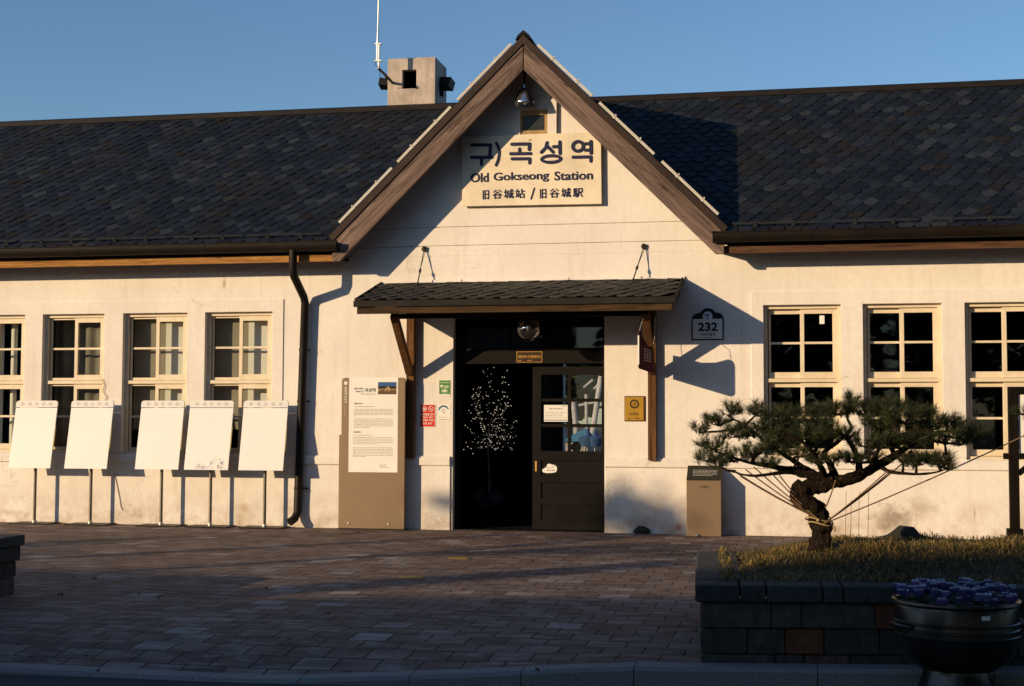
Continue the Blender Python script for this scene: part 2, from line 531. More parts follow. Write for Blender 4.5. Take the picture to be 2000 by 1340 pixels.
M['kerb'] = simple('granite_kerb', (.20, .20, .20), .8, 0, .35, 120, .35, 140)
M['asphalt'] = simple('asphalt', (.045, .046, .048), .9, 0, .3, 60, .6, 120)
M['paver'] = paving()
M['soil'] = simple('soil', (.07, .05, .03), .95, 0, .4, 12, .8, 40)
M['bark'] = None
M['needle'] = island('pine_needle', [(0, (.007, .018, .005)), (.5, (.016, .033, .007)), (.80, (.052, .058, .010)), (.93, (.10, .085, .02)), (1, (.12, .06, .02))], .55, 0, 30, .2)
M['grass'] = island('dry_grass', [(0, (.035, .045, .010)), (.22, (.075, .078, .016)), (.42, (.15, .115, .028)), (.8, (.25, .155, .048)), (1, (.38, .24, .09))], .8, 0, 30, .1)
M['pot'] = None
M['petal'] = None
M['leafg'] = island('pansy_leaf', [(0, (.012, .03, .010)), (1, (.03, .06, .018))], .6, 0)
M['leafb'] = island('fallen_leaf', [(0, (.05, .025, .012)), (1, (.16, .06, .02))], .8, .2)
M['yellow'] = simple('yellow_plate', (.24, .165, .035), .6, 0, .2, 8, .05)
M['dwood'] = wood('dark_board_wood', (.003, .002, .0015), (.009, .006, .004), 'z', 0, False, seed=8.3)


def chim_mat():
    m, nt, bs = newmat('weathered_concrete')
    co = objco(nt)
    a = ramp(nt, noisen(nt, co, 2.2, 7, .7), [(.3, (.27, .215, .18)), (.52, (.46, .39, .335)), (.75, (.58, .51, .45))])
    st = ramp(nt, noisen(nt, objco(nt, (14, 14, 1.6)), 1, 6, .65), [(.5, (0, 0, 0)), (.78, (.45, .45, .45))])
    lk(nt, mixc(nt, st, a, (.14, .11, .09)), bs.inputs['Base Color'])
    bs.inputs['Roughness'].default_value = .95
    bumpn(nt, bs, noisen(nt, co, 30, 6, .7), .5, .01)
    return m


def frame_mat():
    m, nt, bs = newmat('cream_window_paint')
    co = objco(nt)
    a = ramp(nt, noisen(nt, co, 5, 5, .6), [(.3, (.64, .53, .375)), (.7, (.76, .655, .49))])
    ch = ramp(nt, noisen(nt, objco(nt, (5, 5, 14)), 1.0, 8, .75), [(.655, (0, 0, 0)), (.685, (1, 1, 1))])
    lk(nt, mixc(nt, ch, a, (.23, .13, .07)), bs.inputs['Base Color'])
    bs.inputs['Roughness'].default_value = .6
    bumpn(nt, bs, noisen(nt, co, 40, 4), .15, .004)
    return m


def door_mat():
    m, nt, bs = newmat('worn_dark_door_paint')
    co = objco(nt)
    a = ramp(nt, noisen(nt, co, 7, 5, .6), [(.3, (.0042, .0036, .0030)), (.7, (.0085, .0068, .0052))])
    ch = ramp(nt, noisen(nt, objco(nt, (12, 12, 3)), 1.2, 8, .75), [(.70, (0, 0, 0)), (.72, (1, 1, 1))])
    lk(nt, mixc(nt, ch, a, (.30, .15, .04)), bs.inputs['Base Color'])
    bs.inputs['Roughness'].default_value = .6
    bs.inputs['Specular IOR Level'].default_value = .12
    bumpn(nt, bs, noisen(nt, co, 50, 4), .15, .003)
    return m


def bark_mat():
    m, nt, bs = newmat('pine_bark')
    co = objco(nt)
    jit = nd(nt, 'ShaderNodeVectorMath', operation='MULTIPLY_ADD')
    nj = nd(nt, 'ShaderNodeTexNoise'); nj.inputs['Scale'].default_value = 22; nj.inputs['Detail'].default_value = 5; lk(nt, co, nj.inputs['Vector'])
    lk(nt, nj.outputs['Color'], jit.inputs[0]); jit.inputs[1].default_value = (.035, .035, .05); lk(nt, objco(nt, (1, 1, .6)), jit.inputs[2])
    v = nd(nt, 'ShaderNodeTexVoronoi'); v.feature = 'DISTANCE_TO_EDGE'; v.inputs['Scale'].default_value = 45
    lk(nt, jit.outputs[0], v.inputs['Vector'])
    e = ramp(nt, v.outputs['Distance'], [(.0, (.006, .004, .003)), (.35, (.06, .038, .025))])
    lk(nt, mixc(nt, ramp(nt, noisen(nt, co, 35, 7, .75), [(.4, (.9, .9, .9)), (.62, (0, 0, 0))]), e, (.016, .011, .008)), bs.inputs['Base Color'])
    bs.inputs['Roughness'].default_value = .95
    bs.inputs['Specular IOR Level'].default_value = .1
    h = nd(nt, 'ShaderNodeMath', operation='ADD'); lk(nt, v.outputs['Distance'], h.inputs[0]); lk(nt, noisen(nt, co, 60, 6, .75), h.inputs[1])
    bumpn(nt, bs, h.outputs[0], .9, .02)
    return m


def pot_mat():
    m, nt, bs = newmat('glazed_iron_pot')
    co = objco(nt)
    lk(nt, ramp(nt, noisen(nt, co, 5, 5), [(.3, (.04, .036, .036)), (.7, (.075, .068, .066))]), bs.inputs['Base Color'])
    bs.inputs['Roughness'].default_value = .3
    bs.inputs['Metallic'].default_value = .85
    bumpn(nt, bs, noisen(nt, co, 120, 4), .12, .003)
    return m


def petal_mat():
    m, nt, bs = newmat('pansy_petal')
    g = nd(nt, 'ShaderNodeTexCoord')
    o = nd(nt, 'ShaderNodeObjectInfo')
    c = ramp(nt, o.outputs['Random'], [(0, (.008, .006, .05)), (.6, (.022, .016, .10)), (1, (.06, .045, .20))])
    sep = nd(nt, 'ShaderNodeSeparateXYZ'); lk(nt, g.outputs['Object'], sep.inputs[0])
    up = nd(nt, 'ShaderNodeMapRange'); up.inputs[1].default_value = .010; up.inputs[2].default_value = .030
    lk(nt, sep.outputs[1], up.inputs[0])
    c = mixc(nt, up.outputs[0], c, (.48, .50, .66))
    ln = nd(nt, 'ShaderNodeVectorMath', operation='LENGTH'); lk(nt, g.outputs['Object'], ln.inputs[0])
    c = mixc(nt, ramp(nt, ln.outputs['Value'], [(.004, (1, 1, 1)), (.009, (0, 0, 0))]), c, (.05, .015, .05))
    lk(nt, c, bs.inputs['Base Color'])
    bs.inputs['Roughness'].default_value = .7
    return m


M['chim'], M['frame'], M['doorp'], M['bark'], M['pot'], M['petal'] = chim_mat(), frame_mat(), door_mat(), bark_mat(), pot_mat(), petal_mat()


# ------------------------------------------------------------------ writing
def text_mesh(s, bold=0.0):
    cu = bpy.data.curves.new('writing', 'FONT')
    cu.body = s
    cu.size = 1
    cu.offset = bold
    cu.resolution_u = 3
    ob = bpy.data.objects.new('writing', cu)
    col.objects.link(ob)
    bpy.context.view_layer.update()
    dg = bpy.context.evaluated_depsgraph_get()
    me = bpy.data.meshes.new_from_object(ob.evaluated_get(dg))
    vs = [tuple(v.co) for v in me.vertices]
    fs = [tuple(p.vertices) for p in me.polygons]
    bpy.data.objects.remove(ob)
    bpy.data.curves.remove(cu)
    bpy.data.meshes.remove(me)
    return vs, fs


def write(mb, s, x0, x1, z0, z1, Y, m=0, bold=0.0, turn=False, tiltfn=None, thick=.0):
    """flat lettering fitted to the rectangle x0..x1, z0..z1 on the plane y=Y"""
    vs, fs = text_mesh(s, bold)
    if not vs:
        return
    if turn:
        vs = [(y, -x, 0) for x, y, _ in vs]
    xa, xb = min(v[0] for v in vs), max(v[0] for v in vs)
    ya, yb = min(v[1] for v in vs), max(v[1] for v in vs)
    fx, fz = (x1 - x0) / max(1e-6, xb - xa), (z1 - z0) / max(1e-6, yb - ya)
    q = [(x0 + (v[0] - xa) * fx, Y, z0 + (v[1] - ya) * fz) for v in vs]
    if tiltfn:
        q = [tiltfn(p) for p in q]
    mb.add(q, fs, m)


def dashes(mb, x0, x1, z, h, Y, m=0, seed=0, fn=None):
    """one line of print too small to read"""
    rr = random.Random(seed)
    x = x0
    while x < x1 - .005:
        w = min(rr.uniform(.012, .045), x1 - x)
        q = [(x, Y, z), (x + w, Y, z), (x + w, Y, z + h), (x, Y, z + h)]
        mb.add([fn(p) for p in q] if fn else q, [(0, 1, 2, 3)], m)
        x += w + rr.uniform(.006, .012)


def capsule(mb, p0, p1, r, Y, d, m=0, n=10):
    """rounded raised stroke on the plane y=Y"""
    (x0, z0), (x1, z1) = p0, p1
    a = math.atan2(z1 - z0, x1 - x0)
    out = [(x1 + r * math.cos(a - math.pi / 2 + math.pi * i / n), z1 + r * math.sin(a - math.pi / 2 + math.pi * i / n)) for i in range(n + 1)]
    out += [(x0 + r * math.cos(a + math.pi / 2 + math.pi * i / n), z0 + r * math.sin(a + math.pi / 2 + math.pi * i / n)) for i in range(n + 1)]
    mb.prism(out, Y - d, Y, m)


def ringp(mb, cx, cz, rx, rz, w, Y, d, m=0, n=32):
    vs, fs = [], []
    for j in range(n):
        a = 2 * math.pi * j / n
        c, s_ = math.cos(a), math.sin(a)
        for k in (-1, 1):
            vs.append((cx + (rx + k * w / 2) * c, Y - d, cz + (rz + k * w / 2) * s_))
        for k in (-1, 1):
            vs.append((cx + (rx + k * w / 2) * c, Y, cz + (rz + k * w / 2) * s_))
    for j in range(n):
        a, b = 4 * j, 4 * ((j + 1) % n)
        fs += [(a, a + 1, b + 1, b), (a + 1, a + 3, b + 3, b + 1), (a, b, b + 2, a + 2)]
    mb.add(vs, fs, m)


def disc(mb, cx, cz, r, Y, m=0, n=24, rz=None):
    mb.add([(cx + r * math.cos(2 * math.pi * i / n), Y, cz + (rz or r) * math.sin(2 * math.pi * i / n)) for i in range(n)], [tuple(range(n))], m)


# ================================================================== GROUND
KY = [(-16, -10.25), (-8, -10.05), (-4.54, -9.94), (-2.97, -9.9), (-1.0, -9.62), (1.3, -9.27), (4, -8.9), (9, -8.4)]   # front top edge of kerb
KZ = [(-16, -.03), (-8, -.05), (-4.54, -.08), (-2.97, -.10), (-1.9, -.055), (-1.0, 0), (9, 0)]


def lerp(tab, x):
    for (a, va), (b, vb) in zip(tab, tab[1:]):
        if x <= b:
            return va + (vb - va) * max(0, min(1, (x - a) / (b - a)))
    return tab[-1][1]


g = MB()
N = 40
xs = [-400 + 800 * i / N for i in range(N + 1)]
ys = [-300 + 800 * i / N for i in range(N + 1)]
g.add([(x, y, -.165) for y in ys for x in xs], [(j * (N + 1) + i, j * (N + 1) + i + 1, (j + 1) * (N + 1) + i + 1, (j + 1) * (N + 1) + i) for j in range(N) for i in range(N)])
struct(g.build('ground', M['asphalt']))
g = MB()
pts = [-24 + .7 * i for i in range(51)]
vs = []
for x in pts:
    for k in range(7):
        vs.append((x, -30 + (lerp(KY, x) + .004 + 30) * k / 6, -.115 - .025 * max(0, min(1, (x + 3) / 3))))
g.add(vs, [(i * 7 + k, (i + 1) * 7 + k, (i + 1) * 7 + k + 1, i * 7 + k + 1) for i in range(50) for k in range(6)])
struct(g.build('road', M['asphalt']))
g = MB()
vs = []
pts = [-24 + .25 * i for i in range(141)]
rows = [0, .02, .05, .1, .16, .24, .34, .46, .6, .8, 1]
for x in pts:
    yb = lerp(KY, x) + .18
    zb = lerp(KZ, x)
    for t in rows:
        y = yb + (.05 - yb) * t
        dist = y - yb
        z = zb * max(0, 1 - dist / .9) ** 1.5
        vs.append((x, y, z - .003 * (1 - max(0, 1 - dist / .9))))
nr = len(rows)
g.add(vs, [(i * nr + k, (i + 1) * nr + k, (i + 1) * nr + k + 1, i * nr + k + 1) for i in range(len(pts) - 1) for k in range(nr - 1)])
struct(g.build('pavement', M['paver'], smooth=60))
g = MB()                                    # kerb stones
x = -22.98
rk = random.Random(3)
while x < 10:
    L = .95 if not (-4.6 < x < -1.2) else .62
    if abs(x + 1.06) < .3: L = 1.0
    a, b = x, x + L - .005
    st = [a, (a + b) / 2, b]
    vs = []
    for xx in st:
        y, z = lerp(KY, xx), lerp(KZ, xx) + .002
        vs += [(xx, y, -.3), (xx, y, z - .022), (xx, y + .022, z), (xx, y + .175, z), (xx, y + .175, -.3)]
    g.add(vs, [(i * 5 + k, (i + 1) * 5 + k, (i + 1) * 5 + k + 1, i * 5 + k + 1) for i in range(2) for k in range(4)] + [(0, 1, 2, 3, 4), (14, 13, 12, 11, 10)])
    x += L
struct(g.build('kerb', M['kerb']))

# ================================================================== STATION BUILDING
station = thing('station_building', 'long white plastered old station building with steep central gable and dark slate roof', 'building', (-3.25, 0, 0))
WINS = [(-11.09, -10.19, 'stripe'), (-9.925, -9.03, 'curtain'), (-8.757, -7.845, 'board'), (-7.593, -6.661, 'board'), (-.353, .566, None), (.825, 1.738, None), (2.0, 2.915, None)]
ZW0, ZW1 = .93, 2.79
DX0, DX1, DZ = -4.235, -2.305, 2.70
XL, XR = -18.6, 5.8
PH = .018                                  # plinth step
holes = [(a, b, ZW0, ZW1) for a, b, _ in WINS] + [(DX0, DX1, -.2, DZ)]
w = MB()
w.cells(XL, XR, -.2, 3.47, holes, 0, .28)
# raised surrounds of the two window groups
w.cells(XL, -6.51, .95, 2.953, [(a, b, ZW0, ZW1) for a, b, _ in WINS if b < -6], -.014, 0, back=False)
w.cells(-.502, XR, .95, 2.953, [(a, b, ZW0, ZW1) for a, b, _ in WINS if a > -2], -.014, 0, back=False)
# plinth and its string course
for a, b in ((XL, DX0 - .03), (DX1 + .01, XR)):
    w.box(a, b, -.022, 0, -.2, .80)
    w.prismx([(-.022, .80), (-.045, .812), (-.045, .895), (-.02, .925), (0, .925), (0, .80)], a, b)
# gable above the eaves in three courses
GX, GS = -3.245, .985
GT = 5.96
def gx(z): return (GT - z) / GS
for z0, z1 in ((3.47, 3.595), (3.607, 3.835), (3.847, 5.9)):
    w.prism([(GX - gx(z0), z0), (GX + gx(z0), z0), (GX + gx(z1), z1), (GX - gx(z1), z1)], 0, .28)
w.prism([(GX - gx(3.5) + .05, 3.5), (GX + gx(3.5) - .05, 3.5), (GX, 5.8)], .018, .26)
# rear and side walls
RX0, RX1 = P3(1100, 800, 6.2).x, P3(1186, 800, 6.2).x + .1
w.cells(XL, XR, -.2, 3.47, [(RX0, RX1, -.2, 2.45)], 6.2, 6.45)
w.box(XL, XL + .25, .28, 6.2, -.2, 3.47)
w.box(XR - .25, XR, .28, 6.2, -.2, 3.47)
for xx in (XL, XR - .25):
    w.prismx([(.0, 3.47), (6.45, 3.47), (3.1, 5.9)], xx, xx + .25)
w.build('wall', M['wall'], station, bevel=.004, seg=1)
w = MB()                                    # lining and floor; the room's darkness is put into their near-black colour
w.box(XL + .25, XR - .25, .32, 6.18, -.02, .004)
w.box(XL + .25, XR - .25, .32, 6.18, 3.0, 3.05)
w.cells(XL + .26, XR - .26, .004, 3.0, [(RX0, RX1, -.2, 2.45)], 6.12, 6.18)
w.cells(XL + .25, XR - .25, .0, 3.0, [(a - .02, b + .02, ZW0 - .02, ZW1 + .02) for a, b, _ in WINS] + [(DX0 - .02, DX1 + .02, -.2, DZ + .02)], .285, .32)
for xx in (-6.0, -.9):
    w.box(xx, xx + .1, .32, 6.1, .0, 3.0)
w.build('interior_lining', M['dark'], station)

# roofs ------------------------------------------------------------
EY, EZ, RYc, RZc = -.50, 3.615, 3.0, 6.09
phi = math.atan2(RZc - EZ, RYc - EY)
SL = math.hypot(RZc - EZ, RYc - EY)
c_, s_ = math.cos(phi), math.sin(phi)


def RP(x, u, h):
    return (x, EY + u * c_ - h * s_, EZ + u * s_ + h * c_)


def tilefield(mb, fn, x0, x1, U, keep, wd=.185, pitch=.155, seed=1, m=0):
    rr = random.Random(seed)
    i = 0
    while i * pitch < U - .03:
        u0 = i * pitch - .02
        k = 0
        while True:
            xc = x0 + (k + (.5 if i % 2 else 0)) * wd
            if xc > x1 + wd / 2: break
            k += 1
            if not keep(xc, u0 + .1): continue
            a = wd / 2 - .003
            lift = rr.uniform(0, .006)
            tw = rr.uniform(-.004, .004)
            jx, ju = rr.uniform(-.004, .004), rr.uniform(-.008, .008)
            top = min(u0 + .27, U + .01)
            out = [(-a, .085), (-.028, .004), (.028, 0), (a, .085), (a, top - u0), (-a, top - u0)]
            vs = []
            for dx, du in out:
                h = .024 + lift - .058 * du + tw * dx / a
                vs.append(fn(xc + dx + jx, max(-.02, min(U + .01, u0 + du + ju)), h))
            for dx, du in out[:5]:
                h = .024 + lift - .058 * du + tw * dx / a - .010
                vs.append(fn(xc + dx + jx, max(-.02, min(U + .01, u0 + du + ju)), h))
            vs.append(fn(xc - a + jx, u0 + top - u0 + ju, .005))
            mb.add(vs, [(0, 1, 2, 3, 4, 5), (0, 6, 7, 1), (1, 7, 8, 2), (2, 8, 9, 3), (3, 9, 10, 4), (0, 5, 11, 6)], m)
        i += 1


VL0, VR0 = -5.70, -.79
def val_l(u): return VL0 + (GX - VL0) * u / SL
def val_r(u): return VR0 + (GX - VR0) * u / SL
for side in (0, 1):
    r_ = MB()
    poly = [(-19, 0), (VL0, 0), (GX, SL), (-19, SL)] if side == 0 else [(VR0, 0), (6.2, 0), (6.2, SL), (GX, SL)]
    vs = [RP(x, u, .0) for x, u in poly] + [RP(x, u, -.08) for x, u in poly]
    r_.add(vs, [(0, 1, 2, 3), (7, 6, 5, 4), (0, 4, 5, 1), (1, 5, 6, 2), (2, 6, 7, 3), (3, 7, 4, 0)], 1)
    if side == 0:
        tilefield(r_, RP, -19, -3, SL, lambda x, u: x < val_l(u) + .1, seed=11)
    else:
        tilefield(r_, RP, -3.5, 6.2, SL, lambda x, u: x > val_r(u) - .1, seed=12)
    r_.build('roof_slope', [M['slate'], M['under']], station, recalc=False)
r_ = MB()                                   # rear slope
r_.prismx([(RYc, RZc), (6.75, 3.4), (6.75, 3.3), (RYc, RZc - .1)], -19, 6.2)
r_.build('roof_slope', M['slate'], station)
r_ = MB()                                   # ridge capping
r_.prismx([(2.88, 6.04), (2.90, 6.11), (3.0, 6.15), (3.1, 6.11), (3.12, 6.04)], -19.02, -3.3)
r_.prismx([(2.88, 6.04), (2.90, 6.11), (3.0, 6.15), (3.1, 6.11), (3.12, 6.04)], -3.19, 6.22)
r_.build('ridge_cap', M['cap'], station)
# gable roof
r_ = MB()
AZ = 6.155
GH = 2.48
fy, by = -.49, 3.02
for sgn in (-1, 1):
    ex = GX + sgn * GH
    ez = AZ - GS * GH
    top = [(GX, fy, AZ), (ex, fy, ez), (ex, EY + .02, ez), (GX, by, AZ)]
    bot = [(p[0], p[1], p[2] - .085) for p in top]
    r_.add(top + bot, [(0, 1, 2, 3), (7, 6, 5, 4), (0, 4, 5, 1), (1, 5, 6, 2), (2, 6, 7, 3), (3, 7, 4, 0)])
r_.build('gable_roof', M['under'], station)
r_ = MB()
r_.prism([(GX - .10, AZ - .07), (GX - .075, AZ - .015), (GX, AZ + .05), (GX + .075, AZ - .015), (GX + .10, AZ - .07), (GX, AZ + .005)], fy - .02, by)
r_.build('gable_ridge_cap', M['under'], station)
# edge flashing along the gable, barge boards, gable soffit
for sgn in (-1, 1):
    f = MB()
    t0, t1 = AZ - .012, AZ - .125
    f.prism([(GX, t0), (GX + sgn * (GH + .01), t0 - GS * (GH + .01)), (GX + sgn * (GH - .04), t1 - GS * (GH - .04)), (GX, t1)], fy - .03, fy + .03)
    f.build('verge_flashing', M['trim'], station)
    b = MB()
    t2 = 5.708
    xb = (t2 - 3.385) / GS
    xo = GH - .015
    g0 = .006
    b.prism([(GX + sgn * g0, AZ - .127), (GX + sgn * (xo - .02), AZ - .127 - GS * (xo - .02)), (GX + sgn * (xb + .085), 3.372), (GX + sgn * (xb - .012), 3.372), (GX + sgn * g0, t2)], fy - .012, fy + .045)
    b.build('barge_board', M['bargeL'] if sgn < 0 else M['bargeR'], station, bevel=.004)
    so = MB()
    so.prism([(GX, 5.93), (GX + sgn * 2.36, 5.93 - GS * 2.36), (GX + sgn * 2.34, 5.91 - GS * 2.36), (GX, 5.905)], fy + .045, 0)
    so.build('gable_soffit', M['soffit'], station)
# eaves: fascia, soffit, gutter
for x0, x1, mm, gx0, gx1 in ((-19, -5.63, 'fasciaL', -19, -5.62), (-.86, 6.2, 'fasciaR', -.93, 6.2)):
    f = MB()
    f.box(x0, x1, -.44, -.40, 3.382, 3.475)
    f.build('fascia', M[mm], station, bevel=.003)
    f = MB()
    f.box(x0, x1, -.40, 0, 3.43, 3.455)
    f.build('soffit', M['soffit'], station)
    f = MB()
    prof = [(-.555 + .075 * math.cos(a), 3.615 + .118 * math.sin(a)) for a in [math.pi + math.pi * i / 10 for i in range(11)]]
    prof += [(y + .012 if y < -.555 else y - .012, z + .0) for y, z in [prof[-1]]]
    inner = [(-.555 + .066 * math.cos(a), 3.615 + .109 * math.sin(a)) for a in [2 * math.pi - math.pi * i / 10 for i in range(11)]]
    f.prismx(prof[:11] + inner, gx0, gx1)
    f.tube([(gx0, -.628, 3.618), (gx1, -.628, 3.618)], .011, 8)
    for xx in (gx0 + .003, gx1 - .003):
        f.prismx([(y, z) for y, z in prof[:11]], xx - .003, xx + .003)
    xj = gx0 + 1.1
    while xj < gx1:
        big = [(-.555 + .079 * math.cos(a), 3.615 + .122 * math.sin(a)) for a in [math.pi + math.pi * i / 10 for i in range(11)]]
        f.prismx(big + [(y * .98 - .011, z + .004) for y, z in reversed(prof[:11])], xj, xj + .05)
        xj += 1.75
    f.build('gutter', M['gutter'], station, smooth=40)
# dark board closing the gap behind the gutter
for x0, x1 in ((-19, -5.66), (-.84, 6.2)):
    f = MB(); f.box(x0, x1, -.46, -.405, 3.49, 3.60); f.build('eaves_board', M['under'], station)

# snow guards: angle bars on brackets
def guard(p0, p1, up, rd, nb=2):
    mb = MB()
    p0, p1, up, rd = Vector(p0), Vector(p1), Vector(up).normalized(), Vector(rd).normalized()
    d = (p1 - p0).normalized()
    if abs(d.x) > .95:
        mb.beam(p0 + up * .046, p1 + up * .046, .014, .016, up)
    else:
        mb.beam(p0 + up * .024, p1 + up * .024, .03, .034, up)
    for k in range(nb):
        q = p0 + (p1 - p0) * ((k + .5) / nb * .9 + .05)
        mb.beam(q - d * .022 + up * .02, q + d * .022 + up * .02, .04, .03, up)
        mb.beam(q + up * .0, q + up * .06, .03, .02, d)
    mb.build('snow_guard', M['guardw'] if abs(d.x) < .95 else M['guard'], station)
for a, b in ((-30, 32), (46, 176), (188, 323), (340, 473), (484, 628)):
    ya = 487 - a * .023; yb = 487 - b * .023
    xa, xb = P3(a, ya, -.42).x, P3(b, yb, -.42).x
    guard(RP(xa, .12, .02), RP(xb, .12, .02), (0, -s_, c_), (0, c_, s_))
for a, b in ((1430, 1595), (1625, 1790), (1813, 1980)):
    xa, xb = P3(a, 452, -.42).x, P3(b, 449, -.42).x
    guard(RP(xa, .12, .02), RP(xb, .12, .02), (0, -s_, c_), (0, c_, s_))
for a, b in (((1001, 86), (896, 198)), ((883, 211), (779, 322)), ((768, 334), (665, 446)), ((1048, 78), (1154, 184)), ((1168, 196), (1275, 303)), ((1290, 320), (1400, 425))):
    xa, xb = P3(*a, -.495).x, P3(*b, -.495).x
    sg = 1 if xa > GX else -1
    za, zb = AZ - GS * abs(xa - GX), AZ - GS * abs(xb - GX)
    guard((xa, -.495, za), (xb, -.495, zb), (sg * .7, 0, .71), (0, 1, 0))

# chimney
ch = MB()
cx0, cx1, cy0, cy1, cz1 = -6.05, -5.30, 3.14, 3.86, 6.90
hx0, hz1 = at(786, 137, cy0); hx1, hz0 = at(813, 172, cy0)
ch.cells(cx0, cx1, 5.7, cz1, [(hx0, hx1, hz0, hz1)], cy0, cy0 + .1)
ch.box(cx0, cx0 + .1, cy0 + .1, cy1, 5.7, cz1); ch.box(cx1 - .1, cx1, cy0 + .1, cy1, 5.7, cz1); ch.box(cx0 + .1, cx1 - .1, cy1 - .1, cy1, 5.7, cz1 - .001); ch.box(cx0 + .1, cx1 - .1, cy0 + .1, cy1 - .1, cz1 - .1, cz1 - .002)
chim = ch.build('chimney', M['chim'], station, bevel=.008)
f = MB()
f.box(cx0 + .11, cx1 - .11, cy0 + .4, cy0 + .42, 5.8, cz1 - .11)
f.build('flue', M['dark'], chim)
f = MB()
fz = at(870, 163, 3.5)[1]
q0, q1 = Vector((cx1 - .05, 3.5, fz)), Vector((cx1 + .19, 3.44, fz - .03))
f.beam(q0, q1, .17, .15, (0, .35, 1)); f.beam((cx1 + .03, 3.45, fz - .2), (cx1 + .03, 3.5, fz - .05), .05, .05)
f.build('side_vent', M['iron'], chim)
f = MB()
vx, vz = at(745, 166, 3.5)
f.beam((vx - .02, 3.5, vz + .02), (cx0 + .05, 3.5, vz - .0), .17, .12, (.3, .3, 1))
f.build('side_vent', M['iron'], chim)
# gable window
gw = MB()
gxa, gz1 = at(1008, 196); gxb, gz0 = at(1088, 262)
gw.cells(gxa, gxb, gz0 - .02, gz1, [(at(1018, 0)[0], at(1071, 0)[0], gz0 + .0, at(1040, 216)[1])], -.055, -.005)
gwin = gw.build('gable_window', M['wall'], station)
gf = MB()
ia, ib, ja, jb = at(1018, 0)[0], at(1071, 0)[0], gz0, at(1040, 216)[1]
pa, pb, pc, pd = at(1022, 0)[0], at(1065, 0)[0], at(1040, 256)[1], at(1040, 226)[1]
gf.cells(ia, ib, ja, jb, [(pa, pb, pc, pd)], -.035, -.004)
gf.build('frame', simple('ochre_frame', (.36, .235, .105), .7, 0, .2, 8), gwin)
gp_ = MB(); gp_.quad(pa, pb, pc, pd, -.012); gp_.build('pane', simple('dark_pane', (.03, .035, .03), .25), gwin)  # pane is one opaque dark tone

# downpipe: gutter outlet, swan neck, shaft, shoe
dp = MB()
tx, tz = at(574, 492, -.52)
bx, bz = at(596, 585, -.09)
fx_, fz_ = at(581, 1000, -.09)
pts = [(tx, -.55, tz + .02), (tx, -.55, tz - .22), (tx + .002, -.52, tz - .30), (bx - .005, -.13, bz + .03), (bx, -.09, bz - .05), (fx_, -.09, fz_), (fx_ - .02, -.13, fz_ - .08), (fx_ - .055, -.21, fz_ - .12)]
dp.tube(pts, .052, 16)
for zz in (1.62, 2.28, .5):
    dp.tube([(bx + (fx_ - bx) * (bz - zz) / (bz - fz_), -.09, zz - .015), (bx + (fx_ - bx) * (bz - zz) / (bz - fz_), -.09, zz + .015)], .057, 16)
down = dp.build('downpipe', M['gutter'], station, smooth=50)
for zz in (1.62, 2.28, .5):
    f = MB(); f.beam((bx, -.09, zz), (bx + .05, -.016, zz), .016, .02); f.build('bracket', M['iron'], down)

# windows
def window(x0, x1, style):
    mb = MB()
    fw = .045
    zb0, zb1 = 1.852, 1.897
    for a, b, c, d, e, f_ in ((x0, x0 + fw, .055, .17, ZW0, ZW1), (x1 - fw, x1, .055, .17, ZW0, ZW1), (x0 + fw, x1 - fw, .055, .17, ZW1 - fw, ZW1), (x0 + fw, x1 - fw, .035, .17, ZW0, ZW0 + .04)):
        mb.box(a, b, c, d, e, f_)
    mb.box(x0 + fw - .03, x1 - fw + .03, .048, .165, zb0, zb1)
    o = mb.build('window', M['frame'], station, bevel=.004)
    gl = MB()
    xm = (x0 + x1) / 2
    left_group = x0 < -5
    for z0, z1 in ((ZW0 + .04, zb0), (zb1, ZW1 - fw)):
        for k in (0, 1):
            a, b = (x0 + fw + .012, xm + .022) if k == 0 else (xm - .022, x1 - fw)
            y = .122 if k == 0 else .085
            if left_group: y = .095 if k == 0 else .072
            lw, rw = (.022 if left_group else .028, .045) if k == 0 else (.048, .052)
            tr = (.022 if k == 0 else .062) if left_group else .055
            bt = .035 if (k == 0 and left_group) else .075
            s = MB()
            s.box(a, a + lw, y, y + .032, z0 + .004, z1 - .004); s.box(b - rw, b, y, y + .032, z0 + .004, z1 - .004)
            s.box(a + lw, b - rw, y, y + .032, z1 - .004 - tr, z1 - .004); s.box(a + lw, b - rw, y, y + .032, z0 + .004, z0 + .004 + bt)
            zm = (z0 + bt + z1 - tr) / 2
            s.box(a + lw, b - rw, y + .004, y + .026, zm - .014, zm + .014)
            s.build('sash', M['frame'], o, bevel=.003)
            gl.quad(a + lw - .004, b - rw + .004, z0 + bt, zm - .010, y + .016)
            gl.quad(a + lw - .004, b - rw + .004, zm + .010, z1 - tr, y + .016)
    gl.build('pane', M['glass'], o, recalc=False)
    return o


for a, b, st in WINS:
    window(a, b, st)

# entrance: frame, transom light, sliding door
dz1 = at(1030, 686, .2)[1]; dz0 = at(1030, 711, .2)[1]
d = MB()
d.box(DX0, DX0 + .07, .10, .27, 0.004, DZ); d.box(DX1 - .035, DX1, .10, .27, .004, DZ); d.box(DX0 + .07, DX1 - .035, .10, .27, DZ - .05, DZ)
d.box(DX0 + .07, DX1 - .035, .12, .26, dz0, dz1)
for px in (995, 1037, 1079):
    xx = P3(px, 680, .16).x
    d.box(xx - .012, xx + .012, .15, .19, dz1, DZ - .05)
d.box(DX0 + .07, DX0 + .13, .15, .19, dz1, DZ - .05)
d.box(DX0 + .13, DX1 - .035, .148, .192, dz1, dz1 + .035)
d.box(DX0, DX1, .02, .30, -.1, .008)
dframe = d.build('door_frame', M['doorp'], station, bevel=.004)
gl = MB(); gl.quad(DX0 + .1, DX1 - .03, dz1 + .01, DZ - .04, .175); gl.build('pane', M['glass'], dframe, recalc=False)
YD = .16
